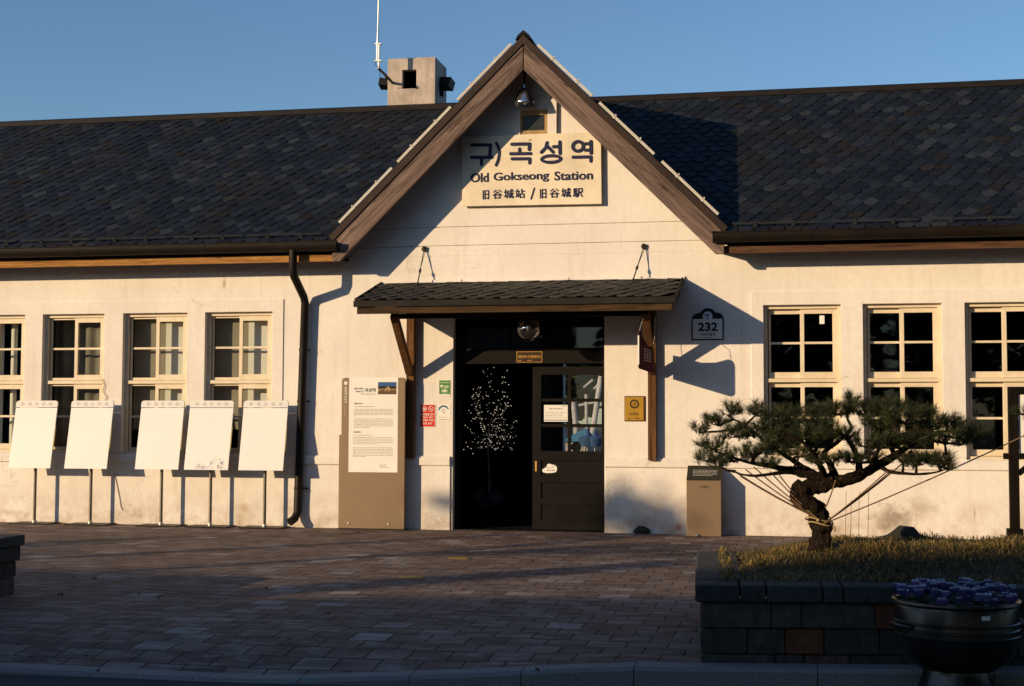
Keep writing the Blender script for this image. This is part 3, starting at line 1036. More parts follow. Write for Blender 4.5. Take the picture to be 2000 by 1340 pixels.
ddx0 = P3(1040, 850, YD).x; ddx1 = DX1 - .036
dt = at(1100, 716, YD)[1]
zpan1, zpan0 = at(1100, 732, YD)[1], at(1100, 881, YD)[1]
pxa, pxb = P3(1057, 800, YD).x, P3(1175, 800, YD).x
d = MB()
d.cells(ddx0, ddx1, .012, dt, [(pxa, pxb, zpan0, zpan1), *[(pxa, pxb, at(1110, q1_, YD)[1], at(1110, q0_, YD)[1]) for q0_, q1_ in ((900, 929), (943, 974), (987, 1016))]], YD, YD + .04)
d.box(pxa, pxb, YD + .016, YD + .03, .05, at(1110, 897, YD)[1])
pxm = (P3(1112, 800, YD).x)
d.box(pxm - .022, pxm + .022, YD + .004, YD + .036, zpan0, zpan1)
for k in (1, 2):
    zz = zpan0 + (zpan1 - zpan0) * k / 3
    d.box(pxa, pxb, YD + .008, YD + .034, zz - .021, zz + .021)
door = d.build('sliding_door', M['doorp'], station, bevel=.003)
gl = MB(); gl.quad(pxa - .003, pxb + .003, zpan0 - .003, zpan1 + .003, YD + .02); gl.build('pane', M['glassdoor'], door, recalc=False)
hd = MB(); hx, hz = at(1047, 910, YD); hd.box(hx - .012, hx + .012, YD - .006, YD, hz - .07, hz + .06); hd.build('handle', M['goldprint'], door, bevel=.004)

# entrance canopy
cX0, cX1, cD = -5.19, -1.335, 1.15
cz0, czw = 2.805, 3.125
cphi = math.atan2(czw - cz0, cD)
cS = math.hypot(czw - cz0, cD)
def CPn(x, u, h):
    return (x, -cD + u * math.cos(cphi) - h * math.sin(cphi), cz0 + u * math.sin(cphi) + h * math.cos(cphi))
r_ = MB()
poly = [(cX0, 0), (cX1, 0), (cX1, cS), (cX0, cS)]
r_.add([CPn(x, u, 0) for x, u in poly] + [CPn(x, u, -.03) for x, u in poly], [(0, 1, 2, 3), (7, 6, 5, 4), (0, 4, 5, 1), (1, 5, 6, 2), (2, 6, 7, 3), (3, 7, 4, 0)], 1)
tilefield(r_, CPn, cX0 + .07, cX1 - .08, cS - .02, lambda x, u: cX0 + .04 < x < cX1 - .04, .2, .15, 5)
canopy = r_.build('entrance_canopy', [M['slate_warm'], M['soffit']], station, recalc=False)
f = MB(); f.box(cX0 + .03, cX1 - .03, -cD + .01, -cD + .05, 2.655, 2.737); f.build('front_beam', M['canopyw'], canopy, bevel=.004)
f = MB(); f.box(cX0 - .005, cX1 + .005, -cD - .022, -cD + .03, 2.739, 2.812)
for xx in (cX0 - .006, cX1 - .006):
    vs = [CPn(xx, .04, .03), CPn(xx, cS, .03), CPn(xx, cS, -.05), CPn(xx, .04, -.05)]
    f.add(vs + [(a + .012, b, c) for a, b, c in vs], [(0, 1, 2, 3), (7, 6, 5, 4), (0, 4, 5, 1), (1, 5, 6, 2), (2, 6, 7, 3), (3, 7, 4, 0)])
f.build('edge_trim', simple('dark_trim', (.022, .020, .017), .7, spec=.1), canopy)
f = MB()
for xx in (cX0 + .06, -4.3, -3.4, -2.5, cX1 - .06):
    f.add([(xx - .03, -cD + .06, 2.66), (xx + .03, -cD + .06, 2.66), (xx + .03, -.01, 2.93), (xx - .03, -.01, 2.93), (xx - .03, -cD + .06, 2.765), (xx + .03, -cD + .06, 2.765), (xx + .03, -.01, 3.075), (xx - .03, -.01, 3.075)], [(0, 1, 2, 3), (7, 6, 5, 4), (0, 4, 5, 1), (1, 5, 6, 2), (2, 6, 7, 3), (3, 7, 4, 0)])
f.box(cX0 + .35, cX1 - .35, -.78, -.70, 2.62, 2.68)
f.box(cX0 + .1, cX1 - .1, -.06, -.008, 2.86, 2.94)
f.build('rafter', M['soffit'], canopy)
PX = (P3(802, 800, -.06).x, P3(1274, 800, -.06).x)
for xx in PX:
    f = MB(); f.box(xx - .05, xx + .05, -.105, -.004, .895, 2.858); f.build('post', M['postw'], canopy, bevel=.004)
    f = MB(); f.beam((xx, -.115, 1.98), (xx, -.86, 2.66), .09, .085, (0, 1, 1)); f.build('brace', M['postw'], canopy, bevel=.004)
for (a, b), tilt in (((828, 488), (815, 555)), ((1257, 483), (1235, 556))) and [(((828, 488), (815, 555)), 0), (((1257, 483), (1235, 556)), 0)]:
    f = MB()
    t = P3(*a, -.03); q = P3(*b, -.22)
    q.z = cz0 + (cD - .22) * math.tan(cphi) + .01
    f.tube([t, t + (q - t) * .55], .006, 6); f.tube([t + Vector((.02, 0, 0)), t + (q - t) * .55], .004, 6)
    f.tube([t + (q - t) * .5, q], .009, 6); f.tube([t + (q - t) * .55, t + (q - t) * .62], .018, 6); f.tube([t + (q - t) * .9, q], .016, 6)
    ringp(f, t.x, t.z + .01, .022, .026, .016, -.015, .02)
    f.beam((t.x, -.05, t.z + .03), (t.x, 0, t.z + .03), .03, .03)
    f.build('stay_wire', M['wire'], canopy)
f = MB()                                     # mortar fillet on top of the canopy
rr = random.Random(4)
xx = cX0 + .05
while xx < cX1:
    L = rr.uniform(.15, .4); h = rr.uniform(.01, .035)
    f.prismx([(-.05, czw - .01), (-.02, czw + h + .01), (0, czw + h + .015), (0, czw - .01)], xx, min(cX1 + .03, xx + L)); xx += L
f.build('mortar_fillet', M['wall'], canopy)

# ================================================================== LAMPS AND AERIAL
lx, lz = at(1024, 203, -.25)
lam = thing('pendant_lamp', 'polished metal dome lamp hanging under the gable peak', 'lamp', (lx, -.25, lz))
f = MB()
f.lathe([(.128, 0), (.130, .012), (.122, .03), (.105, .09), (.08, .15), (.05, .185), (.028, .20), (.026, .24), (.012, .25)], (lx, -.25, lz), 40)
f.lathe([(.128, 0), (.118, .03), (.10, .09), (.07, .15), (.0, .17)], (lx, -.25, lz), 40)
f.build('lamp_shade', M['chrome'], lam, smooth=40)
f = MB(); f.tube([(lx, -.25, lz + .24), (lx, -.25, 5.86)], .012, 8); f.build('stem', M['iron'], lam)
f = MB(); f.ball((lx, -.25, lz + .05), .045, .045, .06); f.build('bulb', M['white'], lam, smooth=60)
glx, glz = at(1033, 643, -.6)
lam = thing('globe_lamp', 'clear glass globe lamp with dark cap hanging over the entrance', 'lamp', (glx, -.6, glz))
gm = glassm('globe_glass', (.50, .44, .34), 1.0, 2.6)
f = MB(); f.ball((glx, -.6, glz), .148, .148, .148, 32, 20); f.build('globe', gm, lam, smooth=80)
f = MB(); f.lathe([(0, .3), (.03, .3), (.035, .2), (.07, .165), (.095, .125), (.0, .115)], (glx, -.6, glz), 24); f.build('cap', M['iron'], lam, smooth=40)
f = MB(); f.tube([(glx, -.6, glz + .29), (glx, -.6, 2.93)], .012, 8); f.build('stem', M['iron'], lam)
f = MB(); f.lathe([(0, -.06), (.03, -.055), (.04, -.01), (.035, .05), (.02, .12)], (glx, -.6, glz), 16); f.build('bulb', M['chrome'], lam, smooth=60)
ay = 2.74
ant = thing('radio_antenna', 'thin pale whip antenna clamped beside the concrete chimney', 'antenna', (at(738, 145, ay)[0], ay, at(738, 145, ay)[1]))
f = MB(); a0, a1, a2 = P3(737, 118, ay), P3(737.5, 82, ay), P3(741, -60, ay)
f.tube([a0, a1], .022, 8); f.tube([a1, a2], [.014, .008], 8); f.build('whip', M['alu'], ant, smooth=60)
f = MB(); b0 = P3(740, 134, ay); f.tube([b0, P3(741, 86, ay)], .018, 8)
for py in (86, 119):
    q = P3(739, py, ay); f.beam((q.x - .05, ay, q.z), (q.x + .05, ay, q.z), .05, .02)
f.build('clamp', M['alu'], ant)
f = MB(); b1 = P3(752, 146, ay); f.tube([P3(739.5, 134, ay), b1, (cx0 + .08, cy0 + .02, b1.z - .03)], .022, 8); f.build('bracket', M['iron'], ant)
f = MB(); f.tube([P3(733, 120, ay), P3(733, 126, ay - .03), P3(741, 133, ay - .02), P3(742, 145, ay), P3(745, 160, ay + .2)], .005, 5); f.build('cable', M['wire'], ant)

# ================================================================== SIGNS ON THE FACADE
# big station name board
SY = -.075
sTL, sTR, sBL, sBR = at(902, 267, SY), at(1173.5, 258, SY), at(902.5, 403, SY), at(1175, 398, SY)
sg = thing('station_sign', 'large cream name board with navy Korean, English and Chinese lettering under the gable', 'sign', ((sTL[0] + sTR[0]) / 2, SY, sBL[1]))
f = MB(); f.prism([sBL, sBR, sTR, sTL], SY, SY + .03)
f.build('board', simple('cream_sign_board', (.76, .66, .50), .6, 0, .14, 2.5, .05), sg, bevel=.003)
for xx in (sBL[0] + .23, sBR[0] - .23):
    f = MB(); f.box(xx - .03, xx + .03, SY + .03, -.002, sBL[1] + .1, sTL[1] - .1); f.build('batten', M['soffit'], sg)
f = MB()
_k = [0]
def zp(X, Y): return at(890 + X / 6.667, 250 + Y / 6.667, SY)
rs = .0205
def stroke(pts, r=rs):
    for a, b in zip(pts, pts[1:]):
        _k[0] += 1
        capsule(f, zp(*a), zp(*b), r, SY - .001, .006 + .0004 * (_k[0] % 12))
def ell(cx, cy, rx, ry):
    c = zp(cx, cy); e = zp(cx + rx, cy); t = zp(cx, cy - ry)
    _k[0] += 1
    ringp(f, c[0], c[1], e[0] - c[0], t[1] - c[1], rs * 2, SY - .001, .006 + .0004 * (_k[0] % 12), n=40)
stroke([(212, 222), (455, 222), (442, 380)]); stroke([(207, 385), (472, 382)]); stroke([(338, 385), (336, 475)])
stroke([(530, 195), (556, 245), (567, 300), (566, 350), (553, 420), (525, 485)], rs * .82)
stroke([(732, 213), (962, 208), (957, 280)]); stroke([(833, 275), (833, 335)]); stroke([(717, 337), (978, 334)]); stroke([(735, 403), (965, 401), (963, 456)])
stroke([(1190, 192), (1172, 258), (1116, 317)]); stroke([(1190, 235), (1268, 314)]); stroke([(1356, 182), (1358, 333)]); stroke([(1275, 245), (1352, 243)]); ell(1243, 405, 122, 43)
ell(1593, 240, 68, 62); stroke([(1760, 177), (1762, 328)]); stroke([(1690, 207), (1756, 205)]); stroke([(1690, 290), (1756, 288)]); stroke([(1530, 382), (1760, 377), (1760, 433)])
f.build('korean_lettering', M['navy'], sg)
f = MB()
def fit(mb, s, x0, y0, x1, y1, bold, k=0):
    # baseline follows the slight rise of the board
    a = zp(x0, y1); b = zp(x1, y1); h = zp(x0, y0)[1] - a[1]
    sl = (b[1] - a[1]) / (b[0] - a[0])
    write(mb, s, a[0], b[0], a[1], a[1] + h, SY - .004 - k * .0004, 0, bold, tiltfn=lambda p: (p[0], p[1], p[2] + (p[0] - a[0]) * sl * .0))
for wd_, q in (('Old', (193, 590, 432, 712)), ('Gokseong', (492, 583, 1218, 722)), ('Station', (1283, 568, 1790, 686))):
    f = MB()
    for k, dx in enumerate((-3, 3)):
        fit(f, wd_, q[0] + 3 + dx, q[1], q[2] - 3 + dx, q[3], .016, k)
    f.build('english_lettering', M['navy'], sg, recalc=False)
f = MB()
for s, x0, y0, x1, y1 in (('旧', 350, 808, 437, 934), ('谷', 480, 802, 608, 926), ('城', 625, 798, 760, 922), ('站', 775, 794, 905, 918), ('旧', 1097, 794, 1183, 920), ('谷', 1222, 788, 1352, 912), ('城', 1372, 782, 1505, 908), ('駅', 1525, 786, 1662, 906)):
    for k, (dx, dy) in enumerate(((-4, 0), (4, 0), (0, -3), (0, 3), (0, 0))):
        fit(f, s, x0 + 4 + dx, y0 + 3 + dy, x1 - 4 + dx, y1 - 3 + dy, 0, k)
capsule(f, zp(982, 925), zp(1025, 785), .010, SY - .001, .004)
f.build('chinese_lettering', M['navy'], sg, recalc=False)
rr = random.Random(9); chipm = simple('old_wood_chip', (.30, .22, .13), .9)
for px, py, r in ((970, 158, 22), (955, 728, 6), (1018, 735, 6), (668, 437, 6), (440, 455, 9), (1060, 335, 6), (1450, 248, 6), (1630, 205, 8), (470, 910, 5)):
    f = MB()
    c = zp(px, py); n = 9
    q = [(c[0] + r / 6.667 / 150 * rr.uniform(.5, 1.3) * math.cos(2 * math.pi * i / n) * 1.3, SY - .0065 if 500 < py < 700 else SY - .0015, c[1] + r / 6.667 / 150 * rr.uniform(.3, .8) * math.sin(2 * math.pi * i / n)) for i in range(n)]
    f.add(q, [tuple(range(n))]); f.build('chipped_paint', chipm, sg, recalc=False)

# building number plate
nY = -.012
def npz(X, Y): return at(1340 + X / 14.89, 590 + Y / 14.89, nY)
pl = thing('number_plate', 'dark arched house number plate reading 232 with blue tree emblem', 'number plate', (*npz(630, 1110)[:1], nY, npz(630, 1110)[1]))
out = [(155, 1112), (1095, 1105), (1102, 520), (1080, 420), (1020, 345), (940, 310), (850, 300), (800, 240), (720, 190), (630, 175), (540, 190), (460, 245), (415, 310), (330, 325), (240, 370), (180, 440), (158, 520)]
f = MB(); f.prism([npz(*q) for q in out], nY, -.001); f.build('plate', M['black'], pl, bevel=.002)
f = MB(); a = npz(198, 1075); b = npz(1055, 485); f.quad(a[0], b[0], a[1], b[1], nY - .002)
c = npz(628, 412); disc(f, c[0], c[1], .0585, nY - .0035, n=32); f.build('face', M['white'], pl, recalc=False)
f = MB()
a, b = npz(350, 850), npz(915, 592); write(f, '232', a[0], b[0], a[1], b[1], nY - .006, 0, .03)
a, b = npz(400, 985), npz(858, 895); write(f, '기차마을로', a[0], b[0], a[1], b[1], nY - .006, 0, .012)
a, b = npz(445, 1045), npz(815, 1012); write(f, 'Gichamaeul-ro', a[0], b[0], a[1], b[1], nY - .006, 0, .01)
f.build('lettering', M['black'], pl, recalc=False)
f = MB(); rr = random.Random(2)
for i in range(34):
    t, r = rr.uniform(0, 6.28), math.sqrt(rr.random())
    q = npz(628 + 78 * r * math.cos(t), 392 + 55 * r * math.sin(t)); disc(f, q[0], q[1], .005, nY - .005 - i * .00002, n=8)
capsule(f, npz(628, 480), npz(628, 400), .0045, nY - .0038, .002); capsule(f, npz(600, 492), npz(655, 492), .003, nY - .0038, .0025)
f.build('tree_emblem', M['navyprint'], pl, recalc=False)

# green AED sign
def panel(name, label, cat, px0, py0, px1, py1, mat, Y=-.006, mw=None):
    a, b = at(px0, py1, Y), at(px1, py0, Y)
    t = thing(name, label, cat, ((a[0] + b[0]) / 2, Y, a[1]))
    f = MB(); f.box(a[0], b[0], Y, -.0005, a[1], b[1]); f.build('panel', mat, t, bevel=.0015)
    return t
sY = -.006
t = panel('safety_sign', 'small green AED sign with white heart and arrow beside doorway', 'sign', 857.5, 742.5, 879.5, 775, M['whiteprint'])
def sp(X, Y): return at(800 + X / 11.17, 730 + Y / 11.17, sY)
f = MB(); a, b = sp(645, 445), sp(882, 145); f.quad(a[0], b[0], a[1], b[1], sY - .001); f.build('green_field', M['green'], t, recalc=False)
f = MB()
a, b = sp(665, 208), sp(872, 180); write(f, '자동심장충격기', a[0], b[0], a[1], b[1], sY - .003, 0, .02)
a, b = sp(745, 305), sp(860, 258); write(f, 'AED', a[0], b[0], a[1], b[1], sY - .003, 0, .03)
hc = sp(702, 270); hr = .022
hp = [(hc[0] + hr * (.062 * 16 * math.sin(u) ** 3), sY - .003, hc[1] + hr * .062 * (13 * math.cos(u) - 5 * math.cos(2 * u) - 2 * math.cos(3 * u) - math.cos(4 * u))) for u in [2 * math.pi * i / 28 for i in range(28)]]
f.add(hp, [tuple(range(28))])
c = sp(762, 375); ringp(f, c[0], c[1], .037, .034, .004, sY - .002, .001)
ar = [sp(700, 355), sp(762, 355), sp(762, 335), sp(822, 373), sp(762, 410), sp(762, 392), sp(700, 392)]
f.add([(x, sY - .003, z) for x, z in reversed(ar)], [tuple(range(7))])
f.build('lettering', M['whiteprint'], t, recalc=False)

t = panel('notice_sign', 'red notice sign with white prohibition symbols and Korean text', 'sign', 819.5, 789.5, 851, 834.5, M['whiteprint'])
f = MB(); a, b = sp(232, 1152), sp(552, 678); f.quad(a[0], b[0], a[1], b[1], sY - .001); f.build('red_field', M['red'], t, recalc=False)
f = MB()
for s, x0, y0, x1, y1 in (('반려동물 금지', 252, 862, 530, 912), ('킥보드 금지', 272, 928, 510, 974), ('(아동용 포함)', 262, 993, 524, 1042), ('드론 금지', 290, 1062, 488, 1108)):
    a, b = sp(x0, y1), sp(x1, y0); write(f, s, a[0], b[0], a[1], b[1], sY - .003, 0, .025)
for cx in (318, 464):
    c = sp(cx, 768); ringp(f, c[0], c[1], .032, .032, .006, sY - .002, .001)
    capsule(f, sp(cx - 34, 732), sp(cx + 34, 804), .0028, sY - .002, .0014)
capsule(f, sp(284, 800), sp(350, 738), .0028, sY - .002, .0016)
disc(f, *sp(335, 765), .010, sY - .003); capsule(f, sp(300, 775), sp(335, 770), .005, sY - .002, .0018); capsule(f, sp(445, 775), sp(488, 775), .003, sY - .002, .0018)
f.build('lettering', M['whiteprint'], t, recalc=False)

t = panel('paper_notice', 'faded white notice with blue arc stuck beside red sign', 'notice', 855.5, 790, 879.5, 819.5, M['white'], -.003)
sY = -.003
f = MB()
arc = [(640, 785), (660, 745), (700, 715), (750, 705), (800, 722), (838, 765)]
for a, b in zip(arc, arc[1:]):
    capsule(f, sp(*a), sp(*b), .0105, sY - .0005, .001)
f.build('blue_arc', M['blue'], t)
f = MB(); q = [sp(735, 765), sp(778, 815), sp(752, 865), sp(718, 815)]
for a, b in zip(q, q[1:] + q[:1]): capsule(f, sp(0, 0) and a, b, .0022, sY - .0005, .001)
bpm = simple('brown_print', (.35, .16, .08), .8); f.build('emblem', bpm, t, recalc=False)
f = MB(); a = sp(640, 950); b = sp(820, 950); dashes(f, a[0], b[0], a[1], .006, sY - .002, 0, 4); f.build('text_line', bpm, t, recalc=False)
f = MB(); a = sp(660, 998); b = sp(850, 998); dashes(f, a[0], b[0], a[1], .005, sY - .002, 0, 5); f.build('text_line', bpm, t, recalc=False)

# yellow brass plaque
def bp(X, Y): return at(1200 + X / 16.75, 760 + Y / 16.75, -.014)
t = thing('brass_plaque', 'yellow brass plaque with black ring emblem screwed to right wall', 'plaque', (bp(660, 0)[0], -.014, bp(0, 1055)[1]))
f = MB(); a, b = bp(328, 1052), bp(1003, 228); f.box(a[0], b[0], -.014, -.001, a[1], b[1]); f.build('frame', simple('plaque_edge', (.08, .035, .015), .5, .3), t, bevel=.003)
f = MB(); a, b = bp(352, 1022), bp(955, 258); f.box(a[0], b[0], -.018, -.0145, a[1], b[1]); f.build('plate', M['gold'], t, bevel=.002)
f = MB(); c = bp(655, 488); ringp(f, c[0], c[1], .048, .048, .017, -.0185, .001)
c = bp(640, 520); ringp(f, c[0], c[1], .016, .017, .006, -.0185, .001)
capsule(f, bp(660, 470), bp(645, 440), .003, -.0185, .001); capsule(f, bp(690, 430), bp(705, 405), .003, -.0185, .0014); capsule(f, bp(620, 440), bp(660, 432), .002, -.0185, .0018); capsule(f, bp(690, 480), bp(690, 440), .002, -.0185, .0012)
f.build('emblem', M['black'], t, recalc=False)
for y, xa, xb, hh in ((745, 605, 690, .005), (803, 510, 800, .010), (853, 510, 800, .010)):
    f = MB(); a, b = bp(xa, y), bp(xb, y); dashes(f, a[0], b[0], a[1], hh, -.0195, 0, y); f.build('text_line', M['black'], t, recalc=False)
f = MB(); disc(f, *bp(465, 955), .009, -.0195); disc(f, *bp(722, 955), .008, -.0195)
a, b = bp(500, 970), bp(630, 970); dashes(f, a[0], b[0], a[1], .006, -.0195, 0, 3); a, b = bp(750, 970), bp(860, 970); dashes(f, a[0], b[0], a[1], .006, -.0195, 0, 6)
f.build('logo', M['black'], t, recalc=False)

# heritage plaque over the door
YQ = .112
a, b = at(1009, 708, YQ), at(1059, 686.5, YQ)
t = thing('heritage_plaque', 'small brown plaque with gold lettering above the sliding door', 'plaque', ((a[0] + b[0]) / 2, YQ, a[1]))
f = MB(); f.box(a[0], b[0], YQ, YQ + .0075, a[1], b[1]); f.build('plate', M['plaque'], t, bevel=.002)
f = MB(); ew = .006
f.quad(a[0], b[0], a[1], a[1] + ew, YQ - .001); f.quad(a[0], b[0], b[1] - ew, b[1], YQ - .001); f.quad(a[0], a[0] + ew, a[1] + ew, b[1] - ew, YQ - .001); f.quad(b[0] - ew, b[0], a[1] + ew, b[1] - ew, YQ - .001)
H_ = b[1] - a[1]
write(f, '대한민국 근대문화유산', a[0] + .02, b[0] - .02, a[1] + H_ * .40, a[1] + H_ * .66, YQ - .002, 0, .02)
dashes(f, a[0] + .02, a[0] + .06, a[1] + H_ * .16, .008, YQ - .002, 0, 2); dashes(f, a[0] + .14, a[0] + .20, a[1] + H_ * .16, .008, YQ - .002, 0, 5)
f.build('lettering', M['goldprint'], t, recalc=False)

# paper on the door glass and the torn sticker
YP = YD + .010
a, b = at(1062.5, 823.5, YP), at(1109, 791, YP)
t = thing('paper_notice', 'white printed sheet stuck on the sliding door pane', 'notice', ((a[0] + b[0]) / 2, YP, a[1]))
f = MB(); f.box(a[0], b[0], YP, YP + .002, a[1], b[1]); f.build('sheet', M['white'], t)
H_ = b[1] - a[1]; W_ = b[0] - a[0]
for u0, u1, v, hh in ((.22, .78, .74, .014), (.08, .95, .55, .006), (.08, .8, .45, .006), (.08, .8, .35, .006), (.08, .95, .25, .006), (.75, .98, .9, .008)):
    f = MB(); dashes(f, a[0] + W_ * u0, a[0] + W_ * u1, a[1] + H_ * v, hh, YP - .001, 0, int(v * 100)); f.build('text_line', M['greyprint'], t, recalc=False)
f = MB(); f.quad(a[0] + .01, b[0] - .01, a[1] + .015, a[1] + .024, YP - .001); f.build('blue_line', M['navyprint'], t, recalc=False)
YS = YD + .0145
def dpx(X, Y): return at(1030 + X / 3.83, 700 + Y / 3.83, YS)
t = thing('torn_sticker', 'torn white sticker on the dark lower door panel', 'sticker', (dpx(165, 0)[0], YS, dpx(0, 860)[1]))
f = MB(); q = [(108, 838), (120, 825), (140, 815), (150, 792), (165, 787), (185, 795), (205, 797), (220, 812), (221, 835), (212, 852), (180, 857), (140, 858), (118, 852)]
f.prism([dpx(*p) for p in q], YS, YS + .001); f.build('sheet', M['white'], t)
f = MB(); a, b = dpx(148, 842), dpx(205, 842); dashes(f, a[0], b[0], a[1], .016, YS - .001, 0, 8); arcp = [(135, 808), (160, 822), (190, 815), (205, 800)]
for p, q2 in zip(arcp, arcp[1:]): capsule(f, dpx(*p), dpx(*q2), .003, YS - .0005, .001)
f.build('print', simple('rust_print', (.25, .15, .1), .8), t, recalc=False)

# blade sign hanging beside the canopy brace
p1, p2 = Vector((-1.665, -.22, 0)), Vector((-1.765, -1.08, 0))
t = thing('hanging_sign', 'thin dark maroon blade sign hung edge-on beneath the canopy end', 'sign', (-1.71, -.65, 1.96))
f = MB()
prof = [(0, 1.955), (.93, 1.985), (.97, 1.995), (1, 2.03), (1, 2.39), (.97, 2.425), (.9, 2.43), (.7, 2.34), (.45, 2.275), (.15, 2.265), (0, 2.25)]
nrm = Vector((-(p2 - p1).y, (p2 - p1).x, 0)).normalized()
vs = [p1 + (p2 - p1) * u + Vector((0, 0, z)) + nrm * k for k in (-.006, .006) for u, z in prof]
n = len(prof)
f.add(vs, [tuple(range(n)), tuple(range(2 * n - 1, n - 1, -1))] + [(i, i + n, (i + 1) % n + n, (i + 1) % n) for i in range(n)])
f.build('panel', simple('maroon_print', (.075, .028, .035), 1, 0, .4, 5, spec=0), t)
f = MB(); rr = random.Random(5)
f.add([p2 + Vector((0, -.001, z)) + nrm * k for k, z in ((-.008, 2.03), (.008, 2.03), (.008, 2.37), (-.008, 2.37))], [(0, 1, 2, 3)])
f.build('pale_edge', M['white'], t, recalc=False)
f = MB()
for i in range(6):
    for j in range(3):
        u0 = .25 + j * .16; z0 = 2.22 - i * .027
        f.add([p1 + (p2 - p1) * u + Vector((0, 0, z)) + nrm * k for k in (.0075,) for u, z in ((u0, z0), (u0 + .11, z0), (u0 + .11, z0 + .014), (u0, z0 + .014))], [(0, 1, 2, 3)])
f.build('print', M['greyprint'], t, recalc=False)
f = MB()
for u, z in ((.95, 2.42), (.15, 2.26)):
    q = p1 + (p2 - p1) * u
    f.tube([q + Vector((0, 0, z)), q + Vector((.03, .05, z + .12)), Vector((q.x + .04, max(q.y, -.75), 2.64))], .0035, 6)
f.build('hook', M['alu'], t)

# ================================================================== INFORMATION BOARD
iY = -.20
TL, TR, BL, BRr = at(667, 738, iY), at(793, 738.5, iY), at(661, 1031.5, iY), at(780.5, 1034.5, iY)
t = thing('information_board', 'tall tan metal information board with white text panel left of the doorway', 'information board', ((BL[0] + BRr[0]) / 2, iY, 0))
ix0, ix1, iz1 = TL[0] + .005, TR[0] - .012, TL[1]
f = MB(); r_c = .035
f.prism([(ix0, .012), (ix1, .012), (ix1, iz1 - r_c), (ix1 - .01, iz1 - .01), (ix1 - r_c, iz1), (ix0 + r_c, iz1), (ix0 + .01, iz1 - .01), (ix0, iz1 - r_c)], iY, iY + .045)
f.build('board', M['tan'], t, bevel=.003)
f = MB(); f.box(ix0 - .03, ix0, iY + .004, iY + .04, .012, at(0, 846, iY)[1]); f.build('side_plate', M['tan'], t)
f = MB(); f.box(ix0 - .03, ix1 + .02, iY - .03, iY + .1, -.01, .012); f.build('base_plate', M['tandark'], t)
def ip(X, Y): return at(660 + X / 6.09, 720 + Y / 6.09, iY - .002)
f = MB(); a, b = ip(112, 1230), ip(722, 103); xa = ip(130, 600)[0]; xb = ip(712, 600)[0]; f.quad(xa, xb, a[1], b[1], iY - .002); f.build('text_panel', M['white'], t, recalc=False)
f = MB()
def iw(s, x0, y0, x1, y1, bold, mb=None, m=0, turn=False):
    a, b = ip(x0, y1), ip(x1, y0); write(mb or f, s, a[0], b[0], a[1], b[1], iY - .004, m, bold, turn)
iw('곡성역', 318, 232, 447, 280, .02); iw('영화 기록한', 195, 227, 302, 250, .012); iw('마법의 성', 213, 262, 302, 284, .012)
iw('역(驛) 이야기', 192, 408, 290, 428, .02); iw('도심 이야기', 186, 745, 268, 765, .02)
f.build('heading', M['black'], t, recalc=False)
f = MB(); iw('Gokseong Station', 262, 293, 445, 314, 0); f.build('lettering', M['greyprint'], t, recalc=False)
for k, (y, x1) in enumerate([(455, 440), (486, 655), (502, 655), (518, 655), (534, 655), (550, 655), (566, 215), (600, 655), (617, 655), (634, 655), (651, 655), (668, 655), (685, 655), (702, 370), (795, 410), (822, 652), (841, 652), (860, 652), (879, 652), (898, 470), (943, 652), (961, 652), (979, 652), (997, 652), (1015, 652), (1033, 652), (1048, 330), (1150, 580), (1163, 560), (1180, 620)]):
    x0 = 192 if y < 720 else 180
    if y > 1100: x0 = 495
    f = MB(); a, b = ip(x0, y), ip(x1, y); dashes(f, a[0], b[0], a[1], .0062 if k else .008, iY - .004, 0, k); f.build('text_line', M['greyprint'], t, recalc=False)
f = MB(); a, b = ip(476, 306), ip(697, 160); W_, H_ = b[0] - a[0], b[1] - a[1]
f.quad(a[0], b[0], a[1] + H_ * .55, b[1], iY - .003, 0); f.quad(a[0], b[0], a[1], a[1] + H_ * .25, iY - .003, 2)
f.quad(a[0], b[0], a[1] + H_ * .25, a[1] + H_ * .46, iY - .003, 3)
f.add([(a[0] + W_ * u, iY - .0035, a[1] + H_ * v) for u, v in ((0, .46), (1, .46), (1, .62), (.85, .66), (.15, .66), (0, .62))], [tuple(range(6))], 1)
f.add([(a[0] + W_ * u, iY - .004, a[1] + H_ * v) for u, v in ((.42, .25), (.66, .25), (.66, .5), (.55, .66), (.42, .5))], [tuple(range(5))], 3)
for u in (.12, .22, .32, .5, .72, .82, .92): f.quad(a[0] + W_ * (u - .03), a[0] + W_ * (u + .03), a[1] + H_ * .25, a[1] + H_ * .40, iY - .0045, 1)
f.build('photo_print', [M['navyprint'], M['black'], simple('brown_ink', (.13, .06, .04), .6), simple('tan_ink', (.42, .26, .12), .6)], t, recalc=False)
f = MB(); c = ip(93, 173); disc(f, c[0], c[1], .024, iY - .002)
for k, s in enumerate('철도의'): iw(s, 78, 216 + k * 34, 110, 244 + k * 34, .03)
for k, s in enumerate('이야기'): iw(s, 76, 322 + k * 33, 106, 350 + k * 33, .03)
iw('Story of Railways', 77, 440, 87, 560, 0, turn=True)
f.build('side_lettering', M['whiteprint'], t, recalc=False)
f = MB()
for px, py in ((681, 1022), (759, 1024.5)):
    q = at(px, py, iY); f.ball((q[0], iY - .004, q[1]), .013, .01, .013)
f.build('bolt', M['alu'], t, smooth=60)

